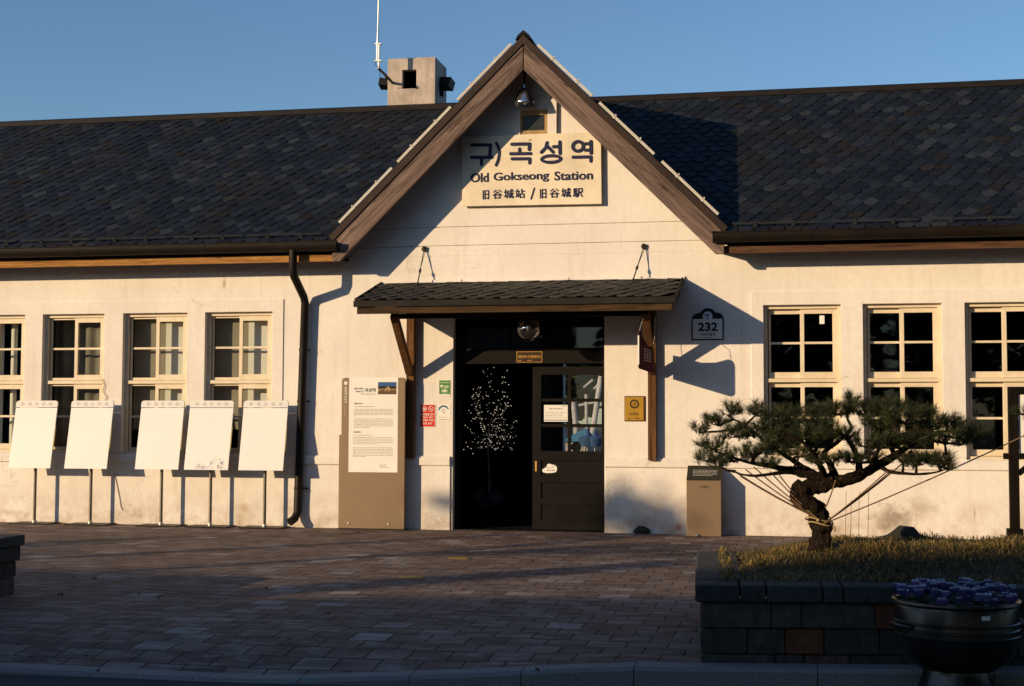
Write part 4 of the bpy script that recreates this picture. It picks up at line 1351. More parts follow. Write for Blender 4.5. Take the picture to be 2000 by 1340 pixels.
# ================================================================== WHITE DISPLAY BOARDS
def board_proto():
    t = thing('display_board', '', 'display board', (0, 0, 0), 'white display boards along the left wall')
    f = MB(); f.tube([(0, -.012, .02), (0, -.012, 1.0)], .021, 16); f.build('pole', M['steel'], t, smooth=40)
    f = MB(); f.lathe([(.032, 0), (.032, .03), (.022, .035)], (0, -.012, .016), 16); f.build('collar', M['alu'], t, smooth=40)
    f = MB(); f.box(-.29, .29, -.17, .16, 0, .014); f.build('base_plate', M['iron'], t, bevel=.004)
    # panel leaning back: bottom edge forward
    W, H = .30, .89
    tlt = .175 / H
    def pp(x, v, k): return (x, -.14 + v * tlt - k, .735 + v)
    def slab(mb, outl, k0, k1):
        n = len(outl)
        mb.add([pp(x, v, k1) for x, v in outl] + [pp(x, v, k0) for x, v in outl], [tuple(range(n)), tuple(range(2 * n - 1, n - 1, -1))] + [(i, i + n, (i + 1) % n + n, (i + 1) % n) for i in range(n)])
    f = MB(); slab(f, [(-W, 0), (W, 0), (W, H - .095), (-W, H - .095)], .02, .034); f.build('panel', M['whiteboard'], t, bevel=.002)
    f = MB(); rc = .03
    slab(f, [(-W - .002, H - .088), (W + .002, H - .088), (W + .002, H - rc), (W - .009, H - .009), (W - rc, H), (-W + rc, H), (-W + .009, H - .009), (-W - .002, H - rc)], .018, .04)
    hdr = f.build('header', simple('pale_header', (.74, .72, .70), .5, 0, .05), t, bevel=.002)
    f = MB(); rr = random.Random(6)
    def mark(a, b, r=.0016):
        d = Vector((b[0] - a[0], b[1] - a[1])); nn = Vector((-d.y, d.x)).normalized() * r
        f.add([pp(a[0] - nn.x, a[1] - nn.y, .0412), pp(b[0] - nn.x, b[1] - nn.y, .0412), pp(b[0] + nn.x, b[1] + nn.y, .0412), pp(a[0] + nn.x, a[1] + nn.y, .0412)], [(0, 1, 2, 3)])
    for cx in (-.2, -.1, 0, .1, .2):
        cz = H - .043
        for s_ in (.024, .014):
            q = [(cx + s_, cz), (cx, cz + s_), (cx - s_, cz), (cx, cz - s_)]
            for a, b in zip(q, q[1:] + q[:1]): mark(a, b)
    for i in range(14):
        a = (rr.uniform(-.27, .27), H - rr.uniform(.02, .07)); mark(a, (a[0] + rr.uniform(-.008, .008), a[1] + rr.uniform(-.014, .014)), .0024)
    f.build('pattern', simple('grey_motif', (.42, .40, .38), .7), hdr, recalc=False)
    f = MB(); slab(f, [(-W + .01, H - .097), (W - .01, H - .097), (W - .01, .01), (-W + .01, .01)], .012, .0195); f.build('backing', M['steel'], t)
    f = MB(); f.box(-.05, .05, -.03, .01, .9, 1.06); f.build('mount', M['iron'], t)
    f = MB(); slab(f, [(W + .0005, .25), (W + .006, .25), (W + .006, .56), (W + .0005, .56)], .015, .03); f.build('side_clip', simple('yellow_edge', (.7, .6, .2), .5), t)
    return t


def copy_tree(o, parent=None):
    c = o.copy(); col.objects.link(c)
    if parent: c.parent = parent
    for chd in o.children: copy_tree(chd, c)
    return c


bspots = [(68, 1019.5, 'white tilted display board farthest from the downpipe, before striped curtain window'), (177, 1020.5, 'white tilted display board, second along from the far end of row'),
          (315, 1023.5, 'white tilted display board in middle of the row of five'), (411, 1025.5, 'white tilted display board with blue scribbles along its bottom edge'),
          (517, 1028, 'white tilted display board with chipped corner nearest the downpipe')]
proto = board_proto()
for i, (px, py, lab) in enumerate(bspots):
    o = proto if i == 0 else copy_tree(proto)
    x, y = gp(px, py + .5, 0)
    y = max(-.36, min(-.22, y))
    o.location = (P3(px, py, y).x, y, 0)
    o['label'] = lab
    if i == 3:
        f = MB(); rr = random.Random(8)
        base = o.location
        def pq(x, v): return (x, -.14 + v * .175 / .89 - .0355, .735 + v)
        for k in range(46):
            big = k > 16
            x0 = rr.uniform(.03, .24) if big else rr.uniform(-.14, .02)
            v0 = rr.uniform(.015, .17 - abs(x0 - .14) * .7) if big else rr.uniform(.01, .06)
            pts = [pq(x0, v0)]
            for s in range(4):
                x0 = max(-.16, min(.27, x0 + rr.uniform(-.02, .02))); v0 = max(.012, v0 + rr.uniform(-.025, .025)); pts.append(pq(x0, v0))
            f.tube(pts, .0009, 4, 0 if k % 5 else 1)
        sc_o = f.build('scribble', [simple('blue_ink', (.25, .28, .55), .8), simple('brown_ink_line', (.4, .25, .15), .8)], None)
        sc_o.parent = o

# ================================================================== PEDESTAL
pY0, pY1 = -.31, -.04
a, b = P3(1341, 1040, pY0).x, P3(1408.5, 1040, pY0).x
zf = at(1375, 938, pY0)[1]; zr = zf + .17
t = thing('plinth_stand', 'low tan pedestal with slanted dark inscription top by the wall', 'pedestal', ((a + b) / 2, -.18, 0))
f = MB(); f.prismx([(pY0, .0), (pY1, 0), (pY1, zr - .004), (pY0, zf - .004)], a, b); f.build('body', M['tan'], t, bevel=.003)
f = MB(); f.add([(a, pY0 - .002, zf), (b, pY0 - .002, zf), (b, pY1, zr), (a, pY1, zr), (a, pY0 - .002, zf - .003), (b, pY0 - .002, zf - .003), (b, pY1, zr - .003), (a, pY1, zr - .003)], [(0, 1, 2, 3), (7, 6, 5, 4), (0, 4, 5, 1), (1, 5, 6, 2), (2, 6, 7, 3), (3, 7, 4, 0)])
f.build('top_plate', M['tandark'], t)
f = MB()
sl = (zr - zf) / (pY1 - pY0)
for k in range(5):
    v = .175 - k * .024
    dashes(f, a + .07, b - .05 - .05 * (k == 4), 0, .006, 0, 0, 40 + k, fn=lambda p, v=v: (p[0], pY0 + v + p[2] * .85, zf + (v + p[2] * .85) * sl + .0025))
f.build('inscription', M['whiteprint'], t, recalc=False)
f = MB(); xa, za = at(1366, 954, pY0); xb, zb = at(1383, 949, pY0); write(f, '구 곡성역', xa, xb, za, zb, pY0 - .002, 0, .01); f.build('lettering', M['black'], t, recalc=False)

# ================================================================== NOTICE BOARD AT THE RIGHT EDGE
nY = -.42
xl, xr_ = P3(1980, 900, nY).x, P3(1980, 900, nY).x + 1.35
zt = at(1980, 756, nY)[1]
t = thing('notice_board', 'dark timber notice board with pale poster at right edge', 'notice board', ((xl + xr_) / 2, nY, 0))
for xx in (xl, xr_):
    f = MB(); f.box(xx - .052, xx + .052, nY - .05, nY + .05, -.02, zt); f.build('post', M['dwood'], t, bevel=.005)
    f = MB(); f.box(xx - .085, xx + .085, nY - .085, nY + .085, -.02, .16); f.build('foot', M['dwood'], t, bevel=.006)
zbm = at(1980, 891, nY)[1]
f = MB(); f.box(xl - .12, xr_ + .12, nY - .06, nY - .051, zbm - .035, zbm + .035); f.box(xl + .052, xr_ - .052, nY - .045, nY + .045, zbm - .035, zbm + .035); f.box(xl - .11, xl - .052, nY - .05, nY + .05, zbm - .034, zbm + .034); f.build('lower_rail', M['dwood'], t, bevel=.008)
f = MB(); f.box(xl + .052, xr_ - .052, nY - .045, nY + .045, zt - .08, zt - .004); f.build('top_rail', M['dwood'], t)
f = MB(); f.beam((xl + .05, nY, zbm - .2), (xl + .25, nY, zbm - .03), .06, .06); f.build('brace', M['dwood'], t)
pa, pb, pc, pd = xl + .06, xr_ - .06, at(1990, 885, nY)[1], at(1990, 771, nY)[1]
f = MB(); f.box(pa, pb, nY - .02, nY, pc, pd); f.build('poster', M['white'], t)
f = MB(); H_ = pd - pc
for x0, x1, v0, v1, m in ((.05, .30, .84, .96, 0), (.05, .30, .72, .83, 1), (.04, .12, .25, .33, 2), (.2, .9, .3, .6, 1), (.2, .5, .08, .2, 2)):
    f.quad(pa + (pb - pa) * x0, pa + (pb - pa) * x1, pc + H_ * v0, pc + H_ * v1, nY - .022, m)
f.build('poster_print', [simple('teal_ink', (.05, .3, .3), .6), M['blue'], simple('soft_green_ink', (.2, .35, .2), .6)], t, recalc=False)

# ================================================================== SHEETS AND BLINDS BEHIND THE GLASS
for (a, b, st), lab in zip(WINS, ['striped grey curtain hung behind the far left window', 'brownish grey curtain behind the window beside the striped one', 'white blind behind the third window, middle of left group', 'white blind behind the window nearest the downpipe', None, None, None]):
    if st == 'board':
        f = MB(); xm_ = (a + b) / 2 + .03; f.box(xm_, b - .03, .262, .275, 1.25, 2.72); f.box(a + .03, xm_ - .002, .264, .275, 1.25, 2.72, 1); o = f.build('window_blind', [M['blind'], M['blind_dimmed']]); tag(o, lab, 'blind', 'window coverings in left wing')  # left half is the same blind, coloured darker to look dimmed
    elif st:
        f = MB(); n = 60; vs = []
        for i in range(n + 1):
            x = a - .04 + (b - a + .08) * i / n
            y = .40 + .018 * math.sin(i * (.9 if st == 'stripe' else .55))
            vs += [(x, y, .8), (x, y, 2.85)]
        for i in range(n):
            if st == 'stripe' and (i // 6) % 2 == 0:
                continue
            f.add([vs[2 * i], vs[2 * i + 2], vs[2 * i + 3], vs[2 * i + 1]], [(0, 1, 2, 3)])
        o = f.build('window_curtain', M['blind'] if st == 'stripe' else M['curtain'], recalc=False); tag(o, lab, 'curtain', 'window coverings in left wing')
f = MB(); a, b = at(1600.5, 633, .12), at(1610, 616.5, .12); f.box(a[0], b[0], .096, .0975, a[1], b[1]); o = f.build('paper_note', M['whiteboard']); tag(o, 'small white slip stuck on upper pane of first right window', 'note')
f = MB(); a, b = at(1001.5, 638.5, 2.2), at(1011, 629.5, 2.2); f.box(a[0], b[0], 2.2, 2.24, a[1], b[1])
o = f.build('ceiling_light', emis('lit_diffuser', (1, .97, .9), 5)); tag(o, 'small lit white lamp seen through the transom beside the globe', 'lamp')

# black sheet added to keep the doorway dark, and the lit tree
f = MB(); n = 50
vs = []
for i in range(n + 1):
    x = -5.2 + 1.75 * i / n; y = 1.75 + .03 * math.sin(i * .8); vs += [(x, y, .01), (x, y, 2.9)]
f.add(vs, [(2 * i, 2 * i + 2, 2 * i + 3, 2 * i + 1) for i in range(n)])
o = f.build('dark_backdrop', M['backdropblack'], recalc=False); tag(o, 'black sheet added inside the open doorway for darkness behind lit tree', 'curtain')
TY = 1.0
tb = P3(955, 968, TY)
t = thing('light_tree', 'decorative indoor tree strung with tiny warm fairy lights in doorway', 'lit tree', (tb.x, TY, .01))
f = MB(); rr = random.Random(21)
tk = [P3(955, 985, TY), P3(956, 930, TY), P3(953, 880, TY), P3(956, 830, TY)]
f.tube(tk, [.014, .012, .011, .008], 8)
BRL = [[(955, 872), (957, 820), (958, 770), (957, 716)], [(956, 860), (945, 835), (932, 800), (922, 762)], [(957, 830), (972, 790), (980, 760), (977, 726)], [(945, 835), (930, 820), (915, 802)], [(956, 868), (930, 852), (912, 832)],
       [(955, 874), (935, 868), (914, 862)], [(940, 872), (920, 876), (908, 880)], [(956, 862), (975, 830), (990, 800), (1000, 768)], [(956, 868), (980, 850), (1000, 835), (1010, 818)], [(956, 872), (978, 862), (1000, 850), (1010, 838)],
       [(970, 845), (985, 820), (993, 790)], [(957, 872), (975, 872), (985, 876)], [(950, 850), (938, 825), (940, 790), (943, 758)], [(975, 830), (985, 845), (1004, 870)], [(958, 850), (966, 815), (974, 790)], [(932, 800), (928, 780), (940, 750)], [(980, 850), (984, 866), (1000, 878)]]
f2 = MB(); cnt = 0
for bl_ in BRL:
    dz = [rr.uniform(-.22, .22) for _ in range(2)]
    pts = [P3(px, py, TY) + Vector((0, dz[0] * k / (len(bl_) - 1), 0)) for k, (px, py) in enumerate(bl_)]
    f.tube(pts, [.006 - .0012 * k for k in range(len(pts))], 5)
    for k in range(len(pts) - 1):
        m = max(3, int((pts[k + 1] - pts[k]).length / .028))
        for j in range(m):
            u = pts[k].lerp(pts[k + 1], (j + rr.random()) / m) + Vector((rr.gauss(0, .032), rr.gauss(0, .05), rr.gauss(0, .028)))
            r = rr.choice((.0025, .0032, .004, .005)); f2.ball(u, r, r, r, 6, 4); cnt += 1
f.build('trunk', simple('pale_twig', (.16, .15, .14), .8), t)
f2.build('light_string', emis('fairy_light', (1, .84, .62), 1.1), t)
f = MB()
for px, py, r in ((936, 967, .09), (968, 975, .12), (945, 985, .08)):
    q = P3(px, py, TY); f.ball((q.x, TY + rr.uniform(-.05, .05), max(r, q.z)), r, r, r, 16, 10)
f.build('dark_base', simple('dark_sack', (.035, .037, .042), .7), t, smooth=60)

# ================================================================== PLANTER, GRASS, ROCKS
PF, PA = Vector((-.53, -9.36)), R(8.5)
u_, v_ = Vector((math.cos(PA), math.sin(PA))), Vector((-.06, 1)).normalized()
def pl2(a, b): q = PF + u_ * a + v_ * b; return q.x, q.y
LONG, DEEP = 4.2, 2.15
planter = thing('raised_planter', 'raised planter of rough dark concrete blocks holding the bonsai pine', 'planter', (1.4, -8.2, 0))
rr = random.Random(14)
def rough_block(mb, a0, a1, b0, b1, z0, z1, m=0, jit=.006):
    """one split-faced block between a (along), b (depth) and z"""
    na, nz = max(2, int((a1 - a0) / .06)), 3
    for side in (0,):
        pass
    c = [(a0, b0), (a1, b0), (a1, b1), (a0, b1)]
    ch = .008
    def V(a, b, z): x, y = pl2(a, b); return (x, y, z)
    loops = []
    for z, ins in ((z0, ch), (z0 + ch, 0), (z1 - ch, 0), (z1, ch)):
        lp = []
        for (aa, bb), (ab, bb2) in zip(c, c[1:] + c[:1]):
            for k in range(4):
                t_ = k / 4
                A = aa + (ab - aa) * t_; B = bb + (bb2 - bb) * t_
                A = min(max(A, a0 + ins), a1 - ins); B = min(max(B, b0 + ins), b1 - ins)
                if ins == 0 and k:
                    A += rr.uniform(-jit, jit) * (.3 if bb == bb2 else 1); B += rr.uniform(-jit, jit) * (1 if bb == bb2 else .3)
                lp.append(V(A, B, z))
        loops.append(lp)
    n = 16
    vs = [v for lp in loops for v in lp]
    fs = [(i * n + j, i * n + (j + 1) % n, (i + 1) * n + (j + 1) % n, (i + 1) * n + j) for i in range(3) for j in range(n)]
    fs += [tuple(range(n - 1, -1, -1)), tuple(range(3 * n, 4 * n))]
    mb.add(vs, fs, m)
wallb, cop = MB(), MB()
courses = [(.195, .338, [.40, .17, .41, .14, .3, .22, .4, .18, .36, .25, .4, .3, .35, .3], {3}), (.05, .188, [.265, .21, .22, .31, .24, .33, .2, .36, .28, .2, .33, .3, .3, .3], {2}), (-.10, .043, [.42, .165, .255, .36, .2, .33, .25, .35, .3, .3, .35, .3, .3], set())]
for z0, z1, ws, red in courses:
    a = .0
    for k, wd in enumerate(ws):
        rough_block(wallb, a + .004, a + wd - .004, 0, .2, z0, z1, 1 if k in red else 0)
        a += wd
        if a > LONG: break
    b = .21
    while b < DEEP:
        L = rr.uniform(.2, .4); rough_block(wallb, 0, .2, b, min(b + L - .008, DEEP), z0, z1, 0); b += L
wallb.build('wall', [M['block'], M['blockred']], planter)
a = -.03
for wd in [.255, .15, .315, .115, .315, .2, .3, .25, .32, .3, .25, .32, .3, .3, .3, .3]:
    rough_block(cop, a + .004, a + wd - .006, -.03, .24, .342, .44, 0, .004); a += wd
b = .25
while b < DEEP:
    L = rr.uniform(.22, .34); rough_block(cop, -.03, .25, b, min(b + L - .006, DEEP), .342, .44 + rr.uniform(-.003, .003), 0, .004); b += L
cop.build('coping', M['coping'], planter, bevel=.012)
# mounded soil
PINE = P3(1601, 1056, -8.35)
def mound(a, b):
    ea = min(1, max(0, (a - .2) / .7)); eb = min(1, max(0, (b - .2) / .6)) * min(1, max(0, (DEEP + .0 - b) / .6))
    x, y = pl2(a, b)
    return .40 + .18 * (ea * eb) ** .7 + .03 * mnoise.noise((x * 2.1, y * 2.1, 3))
f = MB(); na, nb = 56, 30
vs = []
for i in range(na + 1):
    for j in range(nb + 1):
        A, B = .2 + (LONG - .2) * i / na, .2 + (DEEP - .2) * j / nb
        x, y = pl2(A, B); vs.append((x, y, mound(A, B)))
f.add(vs, [(i * (nb + 1) + j, (i + 1) * (nb + 1) + j, (i + 1) * (nb + 1) + j + 1, i * (nb + 1) + j + 1) for i in range(na) for j in range(nb)])
soil = f.build('soil', M['soil'], planter, smooth=80)
# grass blades
f = MB(); rr = random.Random(31)
vs, fs = [], []
for i in range(24000):
    A, B = rr.uniform(.12, 3.6), rr.uniform(.17, DEEP + .02)
    if A < .35 and rr.random() < .35: continue
    x, y = pl2(A, B)
    dens = mnoise.noise((x * 3, y * 3, 0))
    if dens < -.28 and rr.random() < .6: continue
    z = mound(A, B) - .008 if A > .2 and B > .2 else .44
    L = rr.uniform(.02, .062) * (1 + 1.3 * max(0, dens)) * (1.35 if rr.random() < .06 else 1)
    an = rr.uniform(0, 6.28); lean = rr.uniform(.8, 1.9)
    dx, dy = math.cos(an), math.sin(an)
    w_ = rr.uniform(.0018, .0036)
    p0 = Vector((x, y, z)); p1 = p0 + Vector((dx * L * lean * .35, dy * L * lean * .35, L * .6)); p2 = p1 + Vector((dx * L * lean * .6, dy * L * lean * .6, L * (.4 - .3 * lean)))
    sd = Vector((-dy, dx, 0)) * w_
    k = len(vs)
    vs += [p0 - sd, p0 + sd, p1 + sd * .8, p1 - sd * .8, p2]
    fs += [(k, k + 1, k + 2, k + 3), (k + 3, k + 2, k + 4)]
for A, B in ((1.02, 1.75), (1.08, 1.8), (1.15, 1.85), (1.0, 1.9)):       # tall dry stalks
    x, y = pl2(A, B); p0 = Vector((x, y, .5)); k = len(vs); h = rr.uniform(.28, .4)
    vs += [p0 + Vector((-.002, 0, 0)), p0 + Vector((.002, 0, 0)), p0 + Vector((.012, 0, h)), p0 + Vector((.009, 0, h))]; fs.append((k, k + 1, k + 2, k + 3))
f.add(vs, fs)
o = f.build('grass', M['grass'], recalc=False); o['kind'] = 'stuff'; tag(o, 'tufty dry yellow green grass covering the raised planter', 'grass')

def rock(name, label, c, r, seed, group=None, mat='rock'):
    mb = MB(); nu, nv = 28, 16
    mb.ball((0, 0, 0), 1, 1, 1, nu, nv)
    q = []
    for v in mb.v:
        n1 = mnoise.noise((v[0] * 1.3 + seed, v[1] * 1.3, v[2] * 1.3)); n2 = mnoise.noise((v[0] * 4 + seed, v[1] * 4, v[2] * 4))
        k = 1 + .28 * n1 + .13 * n2 + .05 * mnoise.noise((v[0] * 9, v[1] * 9 + seed, v[2] * 9))
        q.append((c[0] + v[0] * r[0] * k, c[1] + v[1] * r[1] * k, c[2] + v[2] * r[2] * k))
    mb.v = q
    o = mb.build(name, M[mat], smooth=180)
    return tag(o, label, 'rock', group)
q = P3(1770, 1075, -7.55); rock('garden_rock', 'dark rounded rock in the grass behind the pine trunk', (q.x, -7.55, .46), (.25, .19, .18), 1.0, 'planter rocks')
q = P3(1975, 1080, -7.4); rock('garden_rock', 'low dark rock at foot of the timber notice board', (q.x + .1, -7.4, .45), (.34, .2, .14), 4.0, 'planter rocks')
q = gp(1252, 1042, 0); rock('stone', 'small grey stone lying at the wall between door and pedestal', (q[0], q[1] + .03, .03), (.10, .06, .055), 7.5)
for k, (px, py) in enumerate(((1343, 1046), (1362, 1047.5))):
    q = gp(px, py, 0); rock('pebble', 'tiny pale pebble at the foot of the pedestal', (q[0], q[1], .012), (.022, .02, .014), 2.2 + k, 'pebbles by the pedestal', 'kerb')

# second raised planter, cut by the left edge
lw = thing('raised_planter', 'dark block planter with flat coping cut off by the left edge', 'planter', (-7.5, -8.2, 0))
PFs, us, vs_ = PF, u_, v_
PF, u_, v_ = Vector((P3(27, 1160, -7.28).x, -7.28)), Vector((-1, 0)), Vector((0, -1))
wallb, cop = MB(), MB()
for z0, z1, off in ((-.02, .13, .0), (.135, .255, -.008), (.26, .375, -.03)):
    b = off
    while b < 2.0:
        L = rr.uniform(.25, .42); rough_block(wallb, off, .2, b, min(b + L - .008, 2.0), z0, z1, 0, .010); b += L
    a = .21
    while a < 3.0:
        L = rr.uniform(.25, .42); rough_block(wallb, a, a + L - .008, off, .2, z0, z1, 0, .010); rough_block(wallb, a, a + L - .008, 1.8, 2.0 - off, z0, z1, 0, .010); a += L
    b = .22
    while b < 1.78:
        L = rr.uniform(.25, .42); rough_block(wallb, 2.8, 3.0, b, min(b + L - .008, 1.79), z0, z1, 0, .010); b += L
wallb.build('wall', M['block'], lw)
a = -.055
while a < 3.0:
    rough_block(cop, a, a + .39, -.05, .26, .378, .46, 0, .002); rough_block(cop, a, a + .39, 1.75, 2.05, .378, .46, 0, .002); a += .4
b = .27
while b < 1.7:
    rough_block(cop, -.055, .26, b, min(b + .39, 1.74), .378, .46, 0, .002); rough_block(cop, 2.75, 3.05, b, min(b + .39, 1.74), .378, .46, 0, .002); b += .4
cop.build('coping', M['coping'], lw)
f = MB(); qa, qb, qc, qd = pl2(.2, .2), pl2(3.0, .2), pl2(3.0, 1.95), pl2(.2, 1.95)
f.add([(q[0], q[1], .40) for q in (qa, qb, qc, qd)], [(0, 1, 2, 3)]); f.build('soil', M['soil'], lw)
PF, u_, v_ = PFs, us, vs_

# ================================================================== BONSAI PINE
def pine(name, label, loc, Y, trunk, limbs, pads, seed, ntuft, group):
    t = thing(name, label, 'pine tree', loc, group)
    rr = random.Random(seed)
    f = MB()
    def smooth(pts, n=6):
        out = []
        for i in range(len(pts) - 1):
            a, b, c, d = pts[max(0, i - 1)], pts[i], pts[i + 1], pts[min(len(pts) - 1, i + 2)]
            for k in range(n):
                u = k / n
                out.append(tuple(.5 * (2 * b[j] + (c[j] - a[j]) * u + (2 * a[j] - 5 * b[j] + 4 * c[j] - d[j]) * u * u + (3 * b[j] - a[j] - 3 * c[j] + d[j]) * u ** 3) for j in range(len(b))))
        out.append(tuple(pts[-1]))
        return out
    def limb(pts, mb, n=10, rug=.10):
        sm = smooth(pts)
        P, rs_ = [], []
        sm = [q[:3] + (q[3] * .86,) for q in sm]
        for px, py, dy, r in sm:
            P.append(P3(px, py, Y + dy)); rs_.append(max(.003, r))
        k0 = len(mb.v)
        mb.tube(P, rs_, n)
        for i in range(k0, len(mb.v)):
            v = Vector(mb.v[i]); ring = min((i - k0) // n, len(P) - 1)
            kk = 1 + rug * 2 * mnoise.noise(v * 22) + rug * mnoise.noise(v * 60)
            mb.v[i] = tuple(P[ring] + (v - P[ring]) * kk)
        return P
    limb(trunk, f, 26, .22)
    f.build('trunk', M['bark'], t, smooth=80)
    b = MB(); nodes = []
    for L in limbs:
        nodes += limb(L, b, 8, .12)
    n = MB(); vs, fs = [], []
    tuf = []
    for (px, py, dy, rx, rz, ry, dens) in pads:
        c = P3(px, py, Y + dy)
        # twig from the nearest limb node to the pad, then sub twigs
        near = min(nodes, key=lambda q: (q - c).length + (.25 if q.z > c.z + .02 else 0))
        mid = near.lerp(c, .55) + Vector((0, 0, -.02))
        low = c + Vector((0, 0, -rz * .5))
        b.tube([near, mid, low], [.011, .008, .006], 6)
        m = int(ntuft * dens)
        for _ in range(m):
            while True:
                e = Vector((rr.uniform(-1, 1), rr.uniform(-1, 1), rr.uniform(-.7, 1)))
                if e.length < 1: break
            p = c + Vector((e.x * rx * 1.15, e.y * ry, e.z * rz * .80))
            tuf.append((p, e))
            if rr.random() < .3:
                b.tube([low, low.lerp(p, .5) + Vector((0, 0, -.012)), p], [.005, .004, .0025], 5)
    for p, e in tuf:
        ax = Vector((e.x * .7 + rr.uniform(-.4, .4), e.y * .7 + rr.uniform(-.4, .4), .75 + rr.uniform(-.25, .35))).normalized()
        o1 = ax.orthogonal().normalized(); o2 = ax.cross(o1)
        LS = rr.uniform(.03, .06)
        for k in range(46):
            s = rr.random()
            base = p + ax * (LS * (s - .6))
            an = rr.uniform(0, 6.283); sp_ = rr.uniform(.25, 1.15)
            dr = (ax * math.cos(sp_) + (o1 * math.cos(an) + o2 * math.sin(an)) * math.sin(sp_)).normalized()
            ln = rr.uniform(.038, .072)
            sd = dr.cross(Vector((rr.uniform(-1, 1), rr.uniform(-1, 1), rr.uniform(-1, 1)))).normalized() * .0013
            tip = base + dr * ln + Vector((0, 0, -.006))
            kk = len(vs)
            vs += [base - sd, base + sd, tip]
            fs.append((kk, kk + 1, kk + 2))
    b.build('branch', M['bark'], t, smooth=80)
    n.add(vs, fs)
    n.build('crown', M['needle'], t, recalc=False)
    return t


trunk = [(1603, 1078, 0, .085), (1603, 1053, 0, .074), (1605, 1030, 0, .068), (1600, 1008, 0, .066), (1588, 992, -.02, .066), (1571, 981, -.03, .066), (1559, 970, -.02, .068), (1564, 958, 0, .068), (1584, 951, .02, .062), (1606, 946, .02, .058), (1627, 936, .02, .058)]
limbs = [
    [(1622, 940, .02, .05), (1648, 938, .02, .045), (1680, 928, .03, .042), (1711, 911, .05, .035), (1748, 890, .05, .027), (1777, 868, .1, .02), (1806, 850, .12, .015), (1850, 842, .12, .010), (1885, 838, .1, .006)],
    [(1625, 938, .02, .045), (1603, 932, 0, .038), (1575, 927, -.02, .032), (1552, 920, -.03, .030), (1524, 915, -.05, .022), (1502, 909, -.08, .020), (1470, 905, -.1, .012), (1436, 895, -.12, .009), (1400, 882, -.1, .006)],
    [(1600, 931, 0, .03), (1572, 915, .05, .024), (1550, 900, .08, .02), (1528, 886, .1, .016), (1508, 872, .15, .012), (1480, 850, .18, .010), (1450, 828, .2, .008), (1420, 812, .2, .005)],
    [(1552, 921, -.03, .02), (1520, 924, -.12, .014), (1480, 929, -.18, .010), (1450, 927, -.2, .007), (1436, 921, -.2, .005)],
    [(1720, 908, .03, .02), (1728, 917, -.02, .016), (1748, 923, -.06, .013), (1797, 926, -.1, .010), (1834, 921, -.12, .007), (1853, 912, -.14, .004)],
    [(1630, 935, .02, .04), (1622, 908, .05, .026), (1610, 885, .08, .02), (1640, 860, .1, .015), (1662, 838, .1, .012), (1655, 815, .1, .009), (1662, 790, .1, .006)],
    [(1680, 926, .03, .03), (1675, 895, .08, .022), (1660, 865, .12, .018), (1640, 845, .15, .012), (1600, 830, .2, .009), (1560, 822, .25, .006)],
    [(1748, 890, .05, .02), (1735, 865, .1, .015), (1715, 840, .15, .012), (1722, 815, .2, .009), (1740, 792, .2, .005)],
    [(1777, 868, .1, .014), (1790, 840, .1, .010), (1800, 815, .08, .007), (1815, 800, .06, .004)],
    [(1610, 930, 0, .03), (1600, 905, -.15, .02), (1585, 880, -.25, .014), (1560, 858, -.32, .010), (1530, 845, -.35, .007)],
    [(1700, 915, .0, .02), (1712, 885, -.15, .015), (1735, 860, -.28, .011), (1770, 845, -.36, .007), (1810, 838, -.38, .005)],
]
pads = [  # px, py, dy, rx, rz, ry, density
    (1365, 838, .18, .06, .045, .08, .45), (1400, 822, .2, .09, .05, .1, .8), (1430, 800, .2, .07, .05, .1, .7), (1476, 800, .2, .06, .07, .1, .7), (1442, 845, .1, .09, .06, .12, 1), (1395, 868, -.05, .10, .06, .12, .9), (1380, 893, -.1, .07, .045, .1, .6),
    (1430, 893, -.1, .13, .05, .14, 1.1), (1475, 880, -.1, .11, .06, .15, 1.1), (1405, 905, -.14, .08, .03, .1, .5), (1470, 840, .15, .1, .08, .15, 1), (1510, 825, .2, .12, .10, .18, 1.4), (1545, 808, .2, .10, .07, .2, 1.2), (1515, 865, 0, .13, .07, .2, 1.3), (1500, 905, -.1, .08, .03, .1, .5),
    (1555, 850, -.2, .13, .08, .15, 1.4), (1590, 822, .1, .12, .08, .2, 1.4), (1632, 800, .1, .11, .07, .2, 1.3), (1660, 785, .1, .06, .06, .1, .7), (1600, 858, -.2, .12, .06, .15, 1.2), (1560, 885, -.1, .12, .05, .15, 1), (1640, 845, 0, .12, .07, .2, 1.1),
    (1690, 800, .12, .10, .07, .2, 1.2), (1740, 795, .15, .11, .06, .2, 1.3), (1720, 825, 0, .12, .08, .2, 1.3), (1765, 815, -.1, .11, .07, .2, 1.3), (1800, 805, .05, .09, .05, .15, .9), (1810, 830, 0, .12, .07, .2, 1.3), (1850, 825, .1, .10, .06, .15, 1.1), (1885, 838, .1, .08, .06, .14, 1),
    (1905, 852, .1, .05, .05, .1, .5), (1845, 855, -.1, .10, .05, .15, .9), (1790, 858, -.2, .10, .06, .15, 1), (1740, 860, -.2, .11, .06, .15, 1), (1690, 865, -.1, .10, .05, .18, .8), (1660, 895, -.1, .09, .04, .12, .7), (1610, 898, -.2, .10, .04, .12, .8), (1790, 900, -.1, .11, .05, .1, 1.1), (1830, 896, -.1, .09, .05, .1, 1.0), (1848, 908, -.14, .06, .04, .06, .5), (1765, 895, -.05, .08, .04, .1, .6), (1700, 893, .0, .08, .03, .1, .5), (1880, 862, .05, .07, .04, .1, .6),
]
PY_ = -8.35
pine('bonsai_pine', 'low spreading bonsai pine with twisted trunk tied down by ropes', (PINE.x, PY_, .5), PY_, trunk, limbs, pads, 17, 30, 'pines in the planter')
